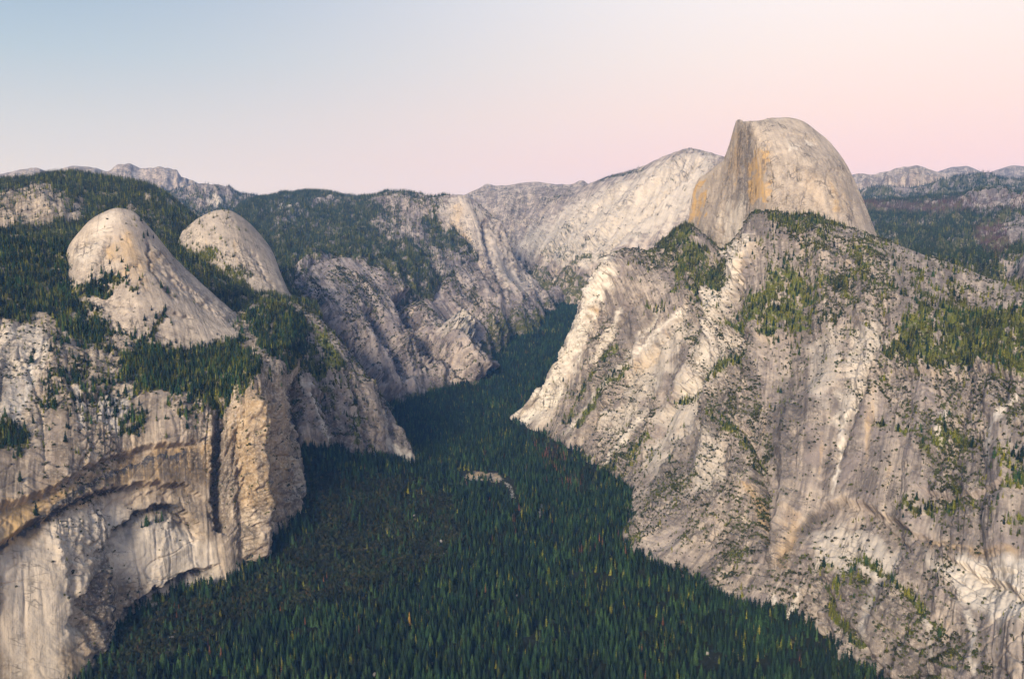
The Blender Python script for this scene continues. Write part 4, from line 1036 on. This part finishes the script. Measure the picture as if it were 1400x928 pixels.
# single trees one can pick out by colour
def floor_point(x, y):
    f = MASS['floor']; d = np.hypot(f['px']-x, f['py']-y); return f['P'][np.unravel_index(np.argmin(d), d.shape)]
cd = [mesh_from('crown', *conifer_crown(pr, rad=.12, whorls=11, arms=7, base=.1, sharp=.8), [M_dead]) for _ in range(2)]
cg = mesh_from('crown', *conifer_crown(pr, rad=.15, whorls=13, arms=8, base=.08, sharp=.8), [M_gold])
tree(floor_point(561, 852)+np.array([0, -14, 0]), 36, cg, tmesh, 'golden yellow conifer standing alone among dark green trees', name='conifer_tree')
tree(floor_point(291, 899)+np.array([0, -12, 0]), 38, cd[0], tmesh, 'taller rust red dead conifer of the pair near the arched cliff', name='conifer_tree')
tree(floor_point(305, 899)+np.array([0, -12, 0]), 34, cd[1], tmesh, 'slimmer rust red dead conifer beside the taller rust red one', name='conifer_tree')
tree(floor_point(493, 868)+np.array([0, -12, 0]), 32, cd[1], tmesh, 'reddish brown dead conifer between the golden tree and the rust red pair', name='conifer_tree')

# ---- pale boulders lying in the forest
def boulder_mesh(sd):
    import bmesh
    bm = bmesh.new(); bmesh.ops.create_icosphere(bm, subdivisions=2, radius=1)
    q = np.random.default_rng(sd); pl = q.normal(size=(9, 3)); pl /= np.linalg.norm(pl, axis=1)[:, None]; dd = q.uniform(.55, .95, 9)
    for v in bm.verts:
        p = np.array(v.co)
        for n_, d_ in zip(pl, dd):
            e = p@n_-d_
            if e > 0: p = p-n_*e
        v.co = p*np.array([1.2, .9, .75])
    me = bpy.data.meshes.new('boulder'); bm.to_mesh(me); bm.free(); me.materials.append(M_boulder); return me
M_boulder = plain_noise('boulder_granite', (.17, .155, .145), (.34, .31, .28), .35)
bms = [boulder_mesh(s) for s in range(4)]
for i, (x, y, s) in enumerate(((567, 707, 9), (580, 714, 5), (603, 742, 9), (605, 758, 7), (517, 774, 7), (494, 801, 7), (470, 798, 5), (508, 800, 4), (555, 804, 7), (587, 785, 7), (530, 732, 4), (645, 722, 4), (740, 690, 6), (753, 800, 6), (590, 909, 9), (610, 902, 6), (513, 925, 9), (965, 895, 9), (235, 875, 9), (292, 868, 8), (706, 815, 6), (760, 710, 5))):
    o = bpy.data.objects.new('boulder', bms[i % 4]); COL.objects.link(o)
    p = floor_point(x, y); o.location = p+np.array([0, -s*.3, s*.55]); s *= .62; o.scale = (s, s, s*1.25); o.rotation_euler = (0, 0, rng.uniform(0, 6.28))
    o['label'] = 'pale granite boulder lying among the trees of the valley floor'; o['category'] = 'boulder'; o['group'] = 'pale boulders in the valley forest'

# ---- the rest of the vegetation: scattered by geometry nodes, one object per kind of cover
def gn_scatter(name, kind, label):
    lst = PTS[kind]; pos = np.concatenate([a for a, _ in lst]); s = np.concatenate([b for _, b in lst]); n = len(pos)
    px, py, dep = project(pos)
    k = (px > -300) & (px < 1700) & (py > -60) & (py < 1030) & (dep > 50)
    pos, s = pos[k], s[k]; n = len(pos)
    me = bpy.data.meshes.new(name); me.vertices.add(n); me.vertices.foreach_set('co', (pos-np.array([0, 0, .3])).reshape(-1).astype(np.float32))
    a = me.attributes.new('size', 'FLOAT_VECTOR', 'POINT'); wd = rng.uniform(.8, 1.25, n)
    a.data.foreach_set('vector', np.stack([s*wd, s*wd, s], -1).reshape(-1).astype(np.float32))
    a = me.attributes.new('turn', 'FLOAT_VECTOR', 'POINT')
    a.data.foreach_set('vector', np.stack([rng.normal(0, .03, n), rng.normal(0, .03, n), rng.uniform(0, 6.28, n)], -1).reshape(-1).astype(np.float32))
    a = me.attributes.new('pick', 'INT', 'POINT'); a.data.foreach_set('value', rng.integers(0, len(KINDS[kind].objects), n).astype(np.int32))
    o = bpy.data.objects.new(name, me); COL.objects.link(o); o['kind'] = 'stuff'; o['label'] = label
    ng = bpy.data.node_groups.new('scatter_'+kind, 'GeometryNodeTree')
    ng.interface.new_socket('Geometry', in_out='INPUT', socket_type='NodeSocketGeometry'); ng.interface.new_socket('Geometry', in_out='OUTPUT', socket_type='NodeSocketGeometry')
    gi = ng.nodes.new('NodeGroupInput'); go = ng.nodes.new('NodeGroupOutput')
    ip = ng.nodes.new('GeometryNodeInstanceOnPoints'); ci = ng.nodes.new('GeometryNodeCollectionInfo')
    ci.inputs['Collection'].default_value = KINDS[kind]; ci.inputs['Separate Children'].default_value = True; ci.inputs['Reset Children'].default_value = True
    ip.inputs['Pick Instance'].default_value = True
    def at(nm, ty):
        x = ng.nodes.new('GeometryNodeInputNamedAttribute'); x.data_type = ty; x.inputs[0].default_value = nm; return x.outputs[0]
    e2r = ng.nodes.new('FunctionNodeEulerToRotation')
    L = ng.links.new
    L(gi.outputs[0], ip.inputs['Points']); L(ci.outputs[0], ip.inputs['Instance']); L(at('pick', 'INT'), ip.inputs['Instance Index'])
    L(at('turn', 'FLOAT_VECTOR'), e2r.inputs[0]); L(e2r.outputs[0], ip.inputs['Rotation']); L(at('size', 'FLOAT_VECTOR'), ip.inputs['Scale'])
    L(ip.outputs[0], go.inputs[0])
    md = o.modifiers.new('scatter', 'NODES'); md.node_group = ng
    return n
tot = 0
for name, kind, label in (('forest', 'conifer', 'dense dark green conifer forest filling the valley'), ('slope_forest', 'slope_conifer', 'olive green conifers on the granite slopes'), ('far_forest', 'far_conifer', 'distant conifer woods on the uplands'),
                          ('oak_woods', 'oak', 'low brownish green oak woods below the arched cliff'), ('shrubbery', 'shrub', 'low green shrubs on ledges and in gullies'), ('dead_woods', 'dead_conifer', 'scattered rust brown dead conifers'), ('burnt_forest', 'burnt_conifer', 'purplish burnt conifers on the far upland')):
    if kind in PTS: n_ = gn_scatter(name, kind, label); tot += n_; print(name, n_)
print('plants', tot, time.time()-T0)

# ================================================================== AIR
def haze():
    import bmesh
    bm = bmesh.new(); bmesh.ops.create_cube(bm, size=1)
    me = bpy.data.meshes.new('haze'); bm.to_mesh(me); bm.free()
    o = bpy.data.objects.new('haze', me); COL.objects.link(o)
    o.scale = (44000, 25600, 3400); o.location = (0, 9000, -900+1700)
    m, nt = new_mat('haze_air'); b = NB(nt)
    v = b.n('ShaderNodeVolumePrincipled'); v.inputs['Color'].default_value = (.16, .42, 1, 1); v.inputs['Absorption Color'].default_value = (1, 1, 1, 1); v.inputs['Density'].default_value = HAZE; v.inputs['Anisotropy'].default_value = .0
    v.inputs['Density Attribute'].default_value = ''
    out = b.n('ShaderNodeOutputMaterial'); b.l(v.outputs[0], out.inputs['Volume'])
    me.materials.append(m); o['kind'] = 'stuff'; o['label'] = 'thin blue haze filling the air'
HAZE = 2.2e-5
haze()

# ================================================================== LIGHT
SUN_AZ, SUN_EL = R(-158), R(25)        # azimuth from the view direction, negative to the left; behind the camera's left shoulder
sd = np.array([math.sin(SUN_AZ)*math.cos(SUN_EL), math.cos(SUN_AZ)*math.cos(SUN_EL), math.sin(SUN_EL)])
from mathutils import Vector
L = bpy.data.lights.new('sun', 'SUN'); L.energy = 4.3; L.angle = R(17); L.color = (1, .88, .74)
lo = bpy.data.objects.new('sun', L); COL.objects.link(lo); lo.rotation_euler = Vector(sd).to_track_quat('Z', 'Y').to_euler()
w = bpy.data.worlds.new('World'); sc.world = w; w.use_nodes = True
nt = w.node_tree; nt.nodes.clear(); b = NB(nt)
sky = b.n('ShaderNodeTexSky', sky_type='NISHITA'); sky.sun_disc = False; sky.sun_elevation = SUN_EL; sky.sun_rotation = SUN_AZ
sky.altitude = 2200; sky.dust_density = 2.5
tc = b.n('ShaderNodeTexCoord'); sx = b.n('ShaderNodeSeparateXYZ'); b.l(tc.outputs['Generated'], sx.inputs[0])
def ramp(stops):
    r_ = b.n('ShaderNodeValToRGB'); el = r_.color_ramp.elements
    while len(el) < len(stops): el.new(.5)
    for e, (p_, c) in zip(el, stops): e.position = p_; e.color = tuple(((q/255+.055)/1.055)**2.4 if q > 10 else q/255/12.92 for q in c)+(1,)
    b.l(sx.outputs[2], r_.inputs[0]); return r_.outputs[0]
Lr = ramp([(0, (222, 208, 218)), (.055, (226, 214, 214)), (.12, (209, 209, 213)), (.19, (182, 198, 211)), (.27, (154, 179, 204)), (.55, (120, 150, 188)), (1, (88, 118, 160))])
Rr = ramp([(0, (226, 204, 226)), (.045, (234, 206, 222)), (.085, (246, 212, 216)), (.14, (252, 224, 218)), (.20, (252, 234, 228)), (.28, (251, 243, 243)), (.5, (196, 204, 220)), (1, (88, 118, 160))])
hor = b.n('ShaderNodeVectorMath', operation='MULTIPLY'); b.l(tc.outputs['Generated'], hor.inputs[0]); hor.inputs[1].default_value = (1, 1, 0)
nrm = b.n('ShaderNodeVectorMath', operation='NORMALIZE'); b.l(hor.outputs[0], nrm.inputs[0])
sx2 = b.n('ShaderNodeSeparateXYZ'); b.l(nrm.outputs[0], sx2.inputs[0])
tw = b.rng(sx2.outputs[0], -.62, .42)
colr = b.mix(tw, Lr, Rr)
# afterglow round the set sun
dot = b.n('ShaderNodeVectorMath', operation='DOT_PRODUCT'); b.l(nrm.outputs[0], dot.inputs[0]); dot.inputs[1].default_value = (math.sin(R(-128)), math.cos(R(-128)), 0)
gl = b.math('MULTIPLY', b.rng(dot.outputs['Value'], .2, 1.), b.rng(sx.outputs[2], .75, .0))
colr = b.mix(b.math('MULTIPLY', gl, .8), colr, (1.5, 1.0, .62))
bg1 = b.n('ShaderNodeBackground'); b.l(colr, bg1.inputs[0]); bg1.inputs[1].default_value = .90
bg2 = b.n('ShaderNodeBackground'); b.l(sky.outputs[0], bg2.inputs[0]); bg2.inputs[1].default_value = .05
ms = b.n('ShaderNodeMixShader'); ms.inputs[0].default_value = .10; b.l(bg1.outputs[0], ms.inputs[1]); b.l(bg2.outputs[0], ms.inputs[2])
out = b.n('ShaderNodeOutputWorld'); b.l(ms.outputs[0], out.inputs[0])

# ================================================================== CAMERA and render
cam = bpy.data.cameras.new('camera'); co = bpy.data.objects.new('camera', cam); COL.objects.link(co)
co.location = (0, 0, CAMZ); co.rotation_euler = (math.pi/2-PITCH, 0, 0)
cam.sensor_width = 36; cam.lens = 36*F/1400; cam.clip_start = 1; cam.clip_end = 200000
sc.camera = co
sc.render.engine = 'CYCLES'
sc.cycles.max_bounces = 4; sc.cycles.diffuse_bounces = 3; sc.cycles.volume_bounces = 1; sc.cycles.use_denoising = True; sc.cycles.denoiser = 'OPENIMAGEDENOISE'; sc.cycles.denoising_input_passes = 'RGB_ALBEDO_NORMAL'; sc.cycles.denoising_prefilter = 'ACCURATE'
sc.cycles.caustics_reflective = False; sc.cycles.caustics_refractive = False
sc.view_settings.view_transform = 'Standard'; sc.view_settings.look = 'None'; sc.view_settings.gamma = 1; sc.view_settings.exposure = .33
sc.view_settings.use_curve_mapping = False
print('script', time.time()-T0)
